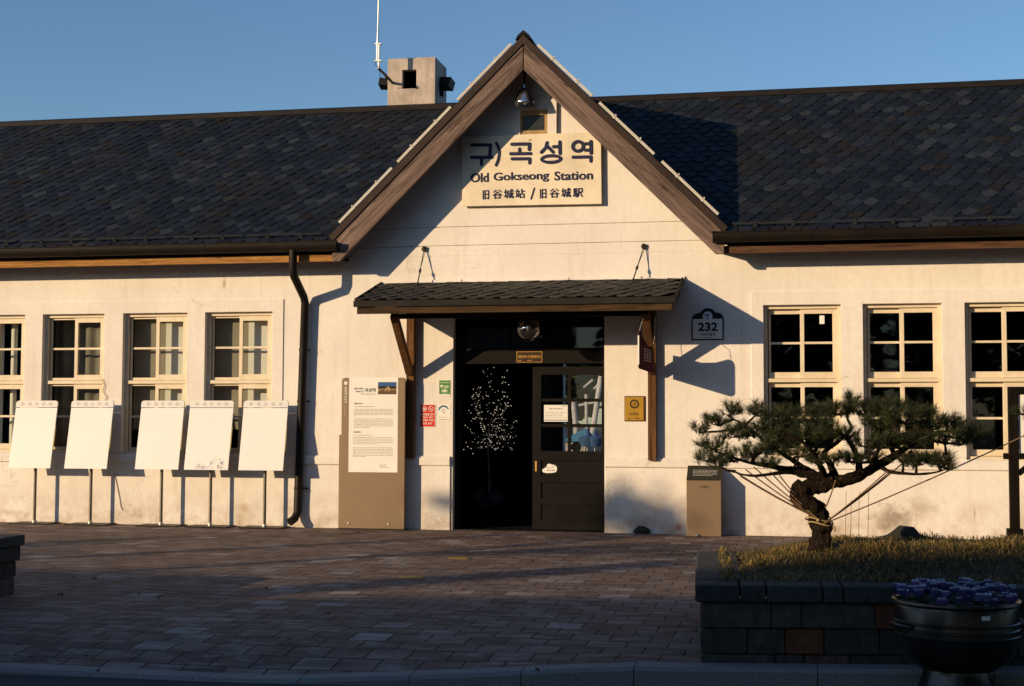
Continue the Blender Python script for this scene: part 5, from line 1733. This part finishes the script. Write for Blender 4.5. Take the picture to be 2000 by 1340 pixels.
pine('bonsai_pine', 'second pine mostly outside the picture with one twig before notice board', (P3(2120, 1060, -8.0).x, -8.0, .5), -8.0,
     [(2120, 1075, 0, .08), (2125, 1030, 0, .07), (2110, 980, 0, .065), (2125, 930, 0, .05)],
     [[(2124, 935, 0, .04), (2095, 890, 0, .025), (2055, 850, 0, .015), (2020, 822, 0, .009), (1998, 808, 0, .005)], [(2124, 930, 0, .04), (2160, 880, 0, .03), (2210, 840, 0, .015)], [(2124, 930, 0, .04), (2120, 880, .1, .03), (2110, 840, .2, .015)]],
     [(1998, 803, 0, .05, .04, .08, .8), (2030, 815, 0, .08, .05, .1, 1), (2070, 830, 0, .1, .06, .15, 1.2), (2110, 815, .1, .12, .07, .2, 1.4), (2160, 830, 0, .12, .07, .2, 1.4), (2210, 830, 0, .1, .06, .15, 1.2), (2090, 870, -.1, .1, .05, .15, 1)], 23, 12, 'pines in the planter')

# guy ropes
KN = P3(1596, 1012, PY_ - .07); KR = P3(1607, 1024, PY_ - .07)
def rope(a, b, label, r=.0045, sag=.01):
    m_ = a.lerp(b, .5) + Vector((0, 0, -sag))
    f = MB(); f.tube([a, a.lerp(m_, .5) + Vector((0, 0, -sag * .25)), m_, m_.lerp(b, .5) + Vector((0, 0, -sag * .25)), b], r, 6)
    o = f.build('guy_rope', M['rope'], smooth=60); tag(o, label, 'rope', 'guy ropes tied to the pine')
LBL = 'thin brown rope fanning from the pine trunk to its left branches'
RBL = 'thin brown rope in the bundle rising from trunk to right branches'
for px, py, dy in ((1436, 922, -.2), (1446, 930, -.2), (1456, 917, -.15), (1472, 912, -.12), (1504, 921, -.1), (1522, 928, -.06)):
    rope(KN, P3(px, py, PY_ + dy), LBL)
for px, py, dy in ((1733, 920, -.05), (1742, 918, -.02), (1755, 912, 0), (1775, 895, .05)):
    rope(KR, P3(px, py, PY_ + dy), RBL)
rope(P3(1612, 992, PY_ - .06), P3(1632, 938, PY_ - .05), 'short rope rising steeply from the pine trunk to its main limb')
rope(KR, P3(2040, 832, PY_ + .2), 'single long rope running from pine trunk past the notice board', sag=.015)
rope(P3(1988, 1060, -7.6), P3(2040, 985, -7.9), 'short rope slanting up from grass beside the notice board post')
f = MB()
for cx, cy, rr_ in ((1598, 1013, .078), (1603, 1022, .076)):
    c = P3(cx, cy, PY_)
    f.tube([c + Vector((math.cos(a) * rr_, math.sin(a) * rr_, .012 * math.sin(a * 2))) for a in [2 * math.pi * i / 20 for i in range(21)]], .005, 6)
q = P3(1598, 1016, PY_ - .085); f.ball(q, .012, .01, .012); f.tube([P3(1629, 1028, PY_ - .04), P3(1630, 1036, PY_ - .05)], .008, 6)
o = f.build('rope_collar', simple('pale_rope', (.36, .25, .12), .9), smooth=60); tag(o, 'pale rope wound and knotted round the pine trunk', 'rope')

# weeds by the wall
def weed(px, py, w_, h_, label, seed):
    rr = random.Random(seed); f = MB(); c = Vector((*gp(px, py, 0), 0))
    for i in range(26):
        a = rr.uniform(0, 6.28); r = rr.uniform(.2, 1) * w_; p = c + Vector((math.cos(a) * r, math.sin(a) * .04, rr.uniform(.01, h_)))
        s = rr.uniform(.012, .028); an = rr.uniform(0, 6.28); d1 = Vector((math.cos(an), math.sin(an) * .6, rr.uniform(-.3, .5))) * s; d2 = Vector((-math.sin(an), math.cos(an), .3)) * s * .5
        f.add([p - d1, p - d2, p + d1, p + d2], [(0, 1, 2, 3)])
        f.tube([c + Vector((math.cos(a) * r * .3, 0, 0)), p], .0015, 4)
    tag(f.build('weed', M['leafg'], recalc=False), label, 'weed', 'weeds along the wall foot')
weed(1467, 1043, .08, .06, 'small green weed at the wall foot between pedestal and pine', 1)
weed(1437, 1044, .03, .035, 'tiny weed in the shadow just beside the pedestal', 2)
weed(1541, 1044.5, .02, .025, 'tiny green sprout at the wall foot left of the pine trunk', 3)

# ================================================================== CAULDRON PLANTER WITH PANSIES
zR = .415
pc = Vector((*gp(1867, 1172, zR), -.14))
k_ = .322
pot = thing('cauldron_planter', 'glossy black iron cauldron planter on a flared foot by the kerb', 'flower pot', (pc.x, pc.y, -.14))
f = MB()
prof = [(0, .185), (.12, .185), (.20, .20), (.27, .25), (.305, .31), (.318, .36), (.321, .375), (.326, .378), (.327, .385), (.322, .39), (.322, .405), (.327, .409), (.327, .418), (.321, .423), (.320, .44), (.326, .444), (.326, .452), (.320, .457), (.316, .52), (.312, .535), (.328, .542), (.333, .55), (.331, .562), (.318, .565), (.300, .556), (.296, .53), (.295, .49), (0, .49)]
f.lathe([(r * 1.0, z) for r, z in prof], (pc.x, pc.y, -.14), 72)
f.build('bowl', M['pot'], pot, smooth=35)
f = MB(); f.lathe([(0, .0), (.245, .0), (.243, .02), (.225, .05), (.195, .12), (.175, .17), (.172, .196), (.0, .196)], (pc.x, pc.y, -.14), 56); f.build('foot', M['pot'], pot, smooth=35)
for a0 in (R(208), R(20)):
    f = MB()
    pts = []
    for k in range(9):
        s = -1 + 2 * k / 8
        a = a0 + s * .22; rad = .325 + .045 * (1 - s * s) ** .5
        pts.append((pc.x + math.cos(a) * rad, pc.y + math.sin(a) * rad, -.14 + .43 + .012 * (1 - s * s)))
    f.tube(pts, .012, 10); f.build('handle', M['pot'], pot, smooth=60)
f = MB()
a0 = math.atan2(-1, .38); c0 = Vector((math.cos(a0), math.sin(a0), 0)); s0 = Vector((-c0.y, c0.x, 0)); b0 = Vector((pc.x, pc.y, 0)) + c0 * .3215
f.add([b0 + s0 * x + Vector((0, 0, -.14 + z)) + c0 * -.0 for x, z in ((-.022, .488), (.024, .490), (.024, .512), (-.024, .511))], [(0, 1, 2, 3)]); f.build('label_patch', M['whiteprint'], pot, recalc=False)
f = MB(); f.lathe([(0, .52), (.2, .515), (.296, .50)], (pc.x, pc.y, -.14), 40); f.build('soil', M['soil'], pot)
pan = thing('pansy_clump', 'dense clump of violet blue pansies filling the black cauldron', 'flowers', (pc.x, pc.y, .36))
f = MB(); rr = random.Random(77)
for i in range(420):
    a, r = rr.uniform(0, 6.28), math.sqrt(rr.random()) * .31; p = Vector((pc.x + math.cos(a) * r, pc.y + math.sin(a) * r, .385 + rr.uniform(0, .07)))
    s = rr.uniform(.018, .032); an = rr.uniform(0, 6.28); d1 = Vector((math.cos(an), math.sin(an), rr.uniform(-.2, .5))) * s; d2 = Vector((-math.sin(an), math.cos(an), rr.uniform(-.2, .3))) * s * .5
    f.add([p - d1, p - d2, p + d1, p + d2], [(0, 1, 2, 3)])
f.build('leaves', M['leafg'], pan, recalc=False)
# one bloom: five overlapping petals facing +z of its own frame
f = MB()
def petal(cx, cy, r, z, ang, wid=1.0):
    n = 10; vs = [(0, 0, z)]
    for i in range(n):
        a = 2 * math.pi * i / n
        lx_, ly_ = cx + r * wid * math.cos(a), cy + r * math.sin(a)
        vs.append((lx_, ly_, z + .006 - 5 * ((lx_) ** 2 + (ly_) ** 2)))
    f.add(vs[1:], [tuple(range(n))])
petal(-.010, .014, .013, .000, 0); petal(.010, .014, .013, .001, 0); petal(-.015, -.001, .012, .002, 0); petal(.015, -.001, .012, .0025, 0); petal(0, -.012, .014, .0035, 0, 1.15)
f.ball((0, 0, .006), .003, .003, .003, 6, 4, 1)
bl = f.build('bloom', [M['petal'], M['yellow']], pan, recalc=False)
bl.data.shade_smooth()
spots = []
tries = 0
while len(spots) < 100 and tries < 6000:
    tries += 1
    a, r = rr.uniform(0, 6.28), math.sqrt(rr.random()) * .315
    p = Vector((pc.x + math.cos(a) * r, pc.y + math.sin(a) * r, .445 + .035 * (1 - (r / .32) ** 2) + rr.uniform(-.015, .03)))
    if all((p - q).length > .030 for q in spots): spots.append(p)
for i, p in enumerate(spots):
    o = bl if i == 0 else bl.copy()
    if i: col.objects.link(o); o.parent = pan
    o.location = p - pan.location
    d_ = Vector((rr.uniform(-.6, .6), -1 + rr.uniform(-.2, .3), rr.uniform(-.1, .6))).normalized()
    o.rotation_euler = d_.to_track_quat('Z', 'Y').to_euler()
    s = rr.uniform(.7, 1.1); o.scale = (s, s, s)

# ================================================================== SMALL THINGS ON THE PAVING
for px, py, lab in ((803, 1128, 'yellow plate set in the paving, nearer the kerb'), (897, 1089.5, 'yellow plate set in the paving, nearer the doorway')):
    x, y = gp(px, py, 0); f = MB(); f.box(x - .105, x + .105, y - .09, y + .09, -.01, .003); o = f.build('ground_plate', M['yellow'], bevel=.004); tag(o, lab, 'ground plate', 'yellow plates in the paving')
lf = MB(); n = 11
lf.add([(math.cos(2 * math.pi * i / n) * (.035 if i % 2 else .022), math.sin(2 * math.pi * i / n) * (.026 if i % 2 else .016), .012 + .012 * math.sin(i * 2.1)) for i in range(n)], [tuple(range(n))])
leaf = lf.build('fallen_leaf', M['leafb'], recalc=False)
tag(leaf, 'dry brown leaf lying on the paving', 'leaf', 'fallen leaves on the forecourt')
rr = random.Random(50)
for i, (px, py) in enumerate(((82, 1114), (142, 1128), (185, 1131), (118, 1162), (272, 1162), (312, 1168), (170, 1283), (192, 1311), (905, 1152), (880, 1156), (700, 1041), (1040, 1097), (640, 1200), (1050, 1310), (520, 1150), (985, 1060))):
    o = leaf if i == 0 else leaf.copy()
    if i: col.objects.link(o)
    x, y = gp(px, py, 0); o.location = (x, y, 0); o.rotation_euler = (rr.uniform(-.4, .4), rr.uniform(-.4, .4), rr.uniform(0, 6)); s = rr.uniform(.4, .85); o.scale = (s, s, s)
# loose wires on the left wall
for pts, lab in (([(199, 740), (204, 752), (201, 765), (208, 775), (202, 790)], 'loose white wire dangling by the second left window'), ([(222, 925), (226, 935), (230, 955), (234, 975), (236, 990), (240, 996)], 'thin loose wire dangling below the left windows')):
    f = MB(); f.tube([P3(px, py, -.03) for px, py in pts], .004, 5); tag(f.build('loose_wire', M['rope']), lab, 'wire')

# ================================================================== YARD BEHIND, SEEN THROUGH THE DOOR PANES
def yz(px, py, Y): return P3(px, py, Y)
Yt = 36
t = thing('market_tent', 'blue roofed white tent seen through the door panes', 'tent', (yz(1120, 880, Yt).x, Yt, -.16))
a, b, c, d_ = yz(1103, 862, Yt), yz(1143, 862, Yt), yz(1112, 838, Yt), yz(1136, 836, Yt)
f = MB(); f.box(a.x, b.x, Yt, Yt + 3, -.16, a.z); f.build('wall', simple('pink_white_canvas', (.40, .33, .32), .8), t)
f = MB(); f.add([(a.x - .1, Yt - .2, a.z), (b.x + .1, Yt - .2, a.z), (b.x + .1, Yt + 3.2, a.z), (a.x - .1, Yt + 3.2, a.z), (c.x + .4, Yt + 1.0, c.z), (d_.x, Yt + 1.0, d_.z)], [(0, 1, 5, 4), (1, 2, 5), (2, 3, 4, 5), (3, 0, 4)]); f.build('roof', simple('blue_canvas', (.09, .25, .34), .7), t)
f = MB(); q = yz(1126, 873, Yt); disc(f, q.x, q.z, .22, Yt - .01); f.build('window', M['dark'], t, recalc=False)
f = MB(); ringp(f, q.x, q.z, .22, .22, .025, Yt - .012, .02)
f.build('window_bars', M['white'], t)
for k, (px, lab) in enumerate(((1147, 'blue closed parasol beside the tent behind the door panes'), (1162, 'blue closed parasol at the edge of the door panes'))):
    t = thing('closed_parasol', lab, 'parasol', (yz(px, 880, Yt - 1).x, Yt - 1, -.16), 'closed parasols in the rear yard')
    q = yz(px, 838, Yt - 1); e = yz(px, 872, Yt - 1)
    f = MB(); f.lathe([(.02, q.z), (.12, q.z - .25), (.34, (q.z + e.z) / 2), (.36, e.z + .3), (.22, e.z), (0, e.z)], (q.x, Yt - 1, 0), 20); f.build('canopy', simple('blue_cloth', (.04, .09, .2), .8), t, smooth=40)
    f = MB(); f.tube([(q.x, Yt - 1, -.16), (q.x, Yt - 1, q.z)], .03, 8); f.build('pole', M['steel'], t)
Yq = 42
t = thing('white_truss', 'white tubular steel truss standing behind the building, seen through door', 'truss', (yz(1150, 860, Yq).x, Yq, -.16))
f = MB()
for (p, q), r in ((((1120, 780), (1130, 860)), .12), (((1174, 735), (1150, 860)), .12), (((1145, 770), (1146, 860)), .07), (((1130, 792), (1165, 785)), .05), (((1160, 760), (1178, 742)), .05), (((1140, 757), (1158, 742)), .05)):
    a, b = yz(*p, Yq), yz(*q, Yq); b.z = min(b.z, -.16) if q[1] > 855 else b.z; f.tube([a, b], r, 14)
f.build('tube', simple('grey_white_paint', (.38, .37, .38), .6), t, smooth=60)

# ================================================================== WHAT STANDS BEHIND THE CAMERA (long shadow casters, and evergreens added to cut sky light)
def leafy(name, label, x, y, h, cr, seed, group, ntri=2600, mat=None, big=1.0):
    rr = random.Random(seed)
    t = thing(name, label, 'tree', (x, y, -.16), group)
    f = MB(); f.tube([(x, y, -.16), (x + .1, y, h * .3), (x, y + .1, h * .6), (x, y, h * .9)], [.22, .18, .12, .04], 10); f.build('trunk', M['bark'], t, smooth=60)
    f = MB(); vs, fs = [], []
    for i in range(ntri):
        while True:
            e = Vector((rr.uniform(-1, 1), rr.uniform(-1, 1), rr.uniform(-1, 1)))
            if e.length < 1: break
        v = (e.z + 1) / 2
        rad = cr * (1.15 - .9 * v)
        p = Vector((x + e.x * rad, y + e.y * rad, h * (.12 + .88 * v)))
        if mnoise.noise(p * .9) < -.25: continue
        s = rr.uniform(.18, .4) * big; an = rr.uniform(0, 6.28)
        d1 = Vector((math.cos(an), math.sin(an), rr.uniform(-.5, .5))) * s; d2 = Vector((-math.sin(an), math.cos(an), rr.uniform(-.8, .8))) * s * .6
        k = len(vs); vs += [p - d1, p - d2, p + d1, p + d2]; fs.append((k, k + 1, k + 2, k + 3))
    f.add(vs, fs); f.build('crown', M['needle'], t, recalc=False)
for k, (x, y, h, cr) in enumerate(((-6, -42, 9, 3), (0, -44, 10, 3.2), (6, -41, 9, 3), (12, -43, 11, 3.4), (18, -40, 10, 3), (24, -38, 11, 3.2), (16, -30, 9, 2.8), (22, -24, 10, 3), (27, -16, 10, 3), (3, -36, 14, 3.6), (10, -34, 15, 4), (17, -36, 15, 4), (-3, -38, 13, 3.6), (26, -30, 15, 4))):  # the taller ones at the end are added to cut sky light
    leafy('evergreen_screen', 'evergreen tree across the road opposite the station, also screening sky light', x, y, h, cr, 100 + k, 'evergreens across the road')
for k, (x, y, h, cr) in enumerate(((9, -20, 15, 4), (14, -14, 15, 4.2), (17, -7, 15, 4), (19, 1, 14, 4), (7, -27, 16, 4.2), (-1, -30, 16, 4), (14, -22, 17, 4.2))):
    leafy('evergreen_screen', 'tall dense unseen evergreen right of the camera, added to block sky light', x, y, h, cr, 300 + k, 'evergreens added to block sky light', 2200, big=1.7)  # added out of view to darken the shaded ground and wall
for k, (x, y, h, cr) in enumerate(((-12, 52, 9, 4), (-7, 54, 10, 4), (-2, 53, 9, 4))):
    leafy('evergreen_screen', 'evergreen tree added far behind the yard as dark backdrop for door panes', x, y, h, cr, 200 + k, 'evergreens added as dark backdrop', 3200, big=1.8)  # added to hide bright sky behind the door panes
SB = Vector((-.98, -1, .3))
def back(px, py, k, z=0.0): q = Vector((*gp(px, py, z), z)); return q + SB * k
shop = thing('roadside_house', 'long low flat roofed house standing across the road', 'house', (-16, -31, -.16))
A_, B_, C_, D_ = back(-60, 1102, 20), back(470, 1124, 20), back(600, 1166, 20), back(1365, 1164, 20)
f = MB()
hA, hC = A_.z, C_.z - .0
xe = D_.x + 14
poly1 = [(A_.x - 8, A_.y + 1.0), (A_.x, A_.y), (B_.x, B_.y), (B_.x, B_.y - 4.0), (A_.x - 8, A_.y - 4.0)]
f.prismz(poly1, -.16, (A_.z + B_.z) / 2)
slp = (D_.y - C_.y) / (D_.x - C_.x)
poly2 = [(B_.x + .01, C_.y + slp * (B_.x - C_.x)), (xe, C_.y + slp * (xe - C_.x)), (xe, C_.y - 5.0 + slp * (xe - C_.x)), (B_.x + .01, C_.y - 5.0)]
f.prismz(poly2, -.16, C_.z)
xs_ = D_.x + .4
poly2[1] = (xs_, C_.y + slp * (xs_ - C_.x)); poly2[2] = (xs_, C_.y - 5.0 + slp * (xs_ - C_.x))
f = MB(); f.prismz(poly1, -.16, (A_.z + B_.z) / 2); f.prismz(poly2, -.16, C_.z)
f.prismz([(xs_ + .01, D_.y), (xs_ + 13, D_.y + slp * 13), (xs_ + 13, D_.y - 5 + slp * 13), (xs_ + .01, D_.y - 5)], -.16, C_.z - .42)  # unseen lower wing, shaped so sun reaches the grass and pine
f.build('wall', simple('grey_render', (.25, .24, .22), .9), shop)
f = MB(); f.box(A_.x - 8, B_.x + .02, A_.y - 4.2, A_.y - 4.05, 0, 2); f.build('rear_annex', M['wall'], shop)

def pole(px0, py0, k, top_px, top_py, r, name, label, cat, twigs=0, seed=0, group=None):
    """upright whose shadow runs along the ground and ends at the given pixel"""
    tip = Vector((*gp(top_px, top_py), 0))
    base = tip + Vector((SB.x, SB.y, 0)) * k
    H = .3 * k
    t = thing(name, label, cat, (base.x, base.y, -.16), group)
    rr = random.Random(seed)
    f = MB(); f.tube([(base.x, base.y, -.16), (base.x + .03, base.y, H * .5), (base.x, base.y, H)], [r, r * .9, r * .6], 10)
    f.build('trunk', M['bark'], t, smooth=60)
    if twigs:
        b = MB()
        for i in range(twigs):
            z = H * rr.uniform(.55, 1.0); a = rr.uniform(0, 6.28); L = rr.uniform(.5, 1.3)
            p = Vector((base.x, base.y, z)); q = p + Vector((math.cos(a) * L * .6, math.sin(a) * L * .6, L * .7)); b.tube([p, p.lerp(q, .5) + Vector((0, 0, .05)), q], [.03, .02, .008], 6)
            for j in range(3):
                u = p.lerp(q, rr.uniform(.4, .9)); v = u + Vector((rr.uniform(-.4, .4), rr.uniform(-.4, .4), rr.uniform(.1, .5))); b.tube([u, v], [.01, .004], 4)
        b.build('branch', M['bark'], t)
pole(0, 0, 19, 1330, 1098, .42, 'bare_tree', 'thick bare tree across the road throwing the widest shadow streak', 'tree', 6, 3, 'bare trees across the road')
pole(0, 0, 20, 1010, 1043, .16, 'bare_tree', 'slim bare tree across the road throwing a thin shadow streak', 'tree', 3, 4, 'bare trees across the road')
pole(0, 0, 22, 400, 1047, .13, 'bare_tree', 'slim bare tree across the road furthest along', 'tree', 3, 5, 'bare trees across the road')

def shade_tree(label, spots_, k, seed):
    """broadleaf tree across the road; its leaf clumps shade the listed spots (px, py, on the wall?, radius)"""
    rr = random.Random(seed)
    cs = []
    for px, py, wall, r in spots_:
        p = P3(px, py, 0) if wall else Vector((*gp(px, py), 0))
        cs.append((p + SB * (k + rr.uniform(-1, 1)), r))
    cx = sum(c.x for c, _ in cs) / len(cs); cy = sum(c.y for c, _ in cs) / len(cs); zz = min(c.z for c, _ in cs)
    t = thing('broadleaf_tree', label, 'tree', (cx, cy, -.16), 'broadleaf trees across the road')
    f = MB(); top = Vector((cx, cy, zz - .3)); f.tube([(cx, cy, -.16), (cx + .06, cy, zz * .5), top], [.13, .11, .09], 10); f.build('trunk', M['bark'], t, smooth=60)
    b = MB(); vs, fs = [], []
    for c, r in cs:
        b.tube([top, top.lerp(c, .5) + Vector((0, 0, .1)), c], [.06, .035, .015], 6)
        for i in range(int(170 * r / .5)):
            p = c + Vector((rr.gauss(0, r * .55), rr.gauss(0, r * .55), rr.gauss(0, r * .4)))
            s_ = rr.uniform(.05, .11); an = rr.uniform(0, 6.28)
            d1 = Vector((math.cos(an), math.sin(an), rr.uniform(-.8, .8))) * s_; d2 = Vector((-math.sin(an), math.cos(an), rr.uniform(-.8, .8))) * s_ * .7
            k_ = len(vs); vs += [p - d1, p - d2, p + d1, p + d2]; fs.append((k_, k_ + 1, k_ + 2, k_ + 3))
    b.build('branch', M['bark'], t)
    f = MB(); f.add(vs, fs); f.build('crown', M['needle'], t, recalc=False)
shade_tree('leafy tree across the road shading the wall foot right of the door', [(1225, 1012, True, .45), (1280, 1025, True, .4), (1215, 990, True, .3), (1310, 1030, True, .3), (1200, 1068, False, .25), (1290, 1072, False, .3), (1080, 1076, False, .2), (1330, 1082, False, .2)], 19, 5)
shade_tree('leafy tree across the road shading the forecourt left of the door', [(150, 1057, False, .16), (230, 1053, False, .12), (70, 1062, False, .18), (60, 1082, False, .12), (872, 985, True, .12)], 20, 6)
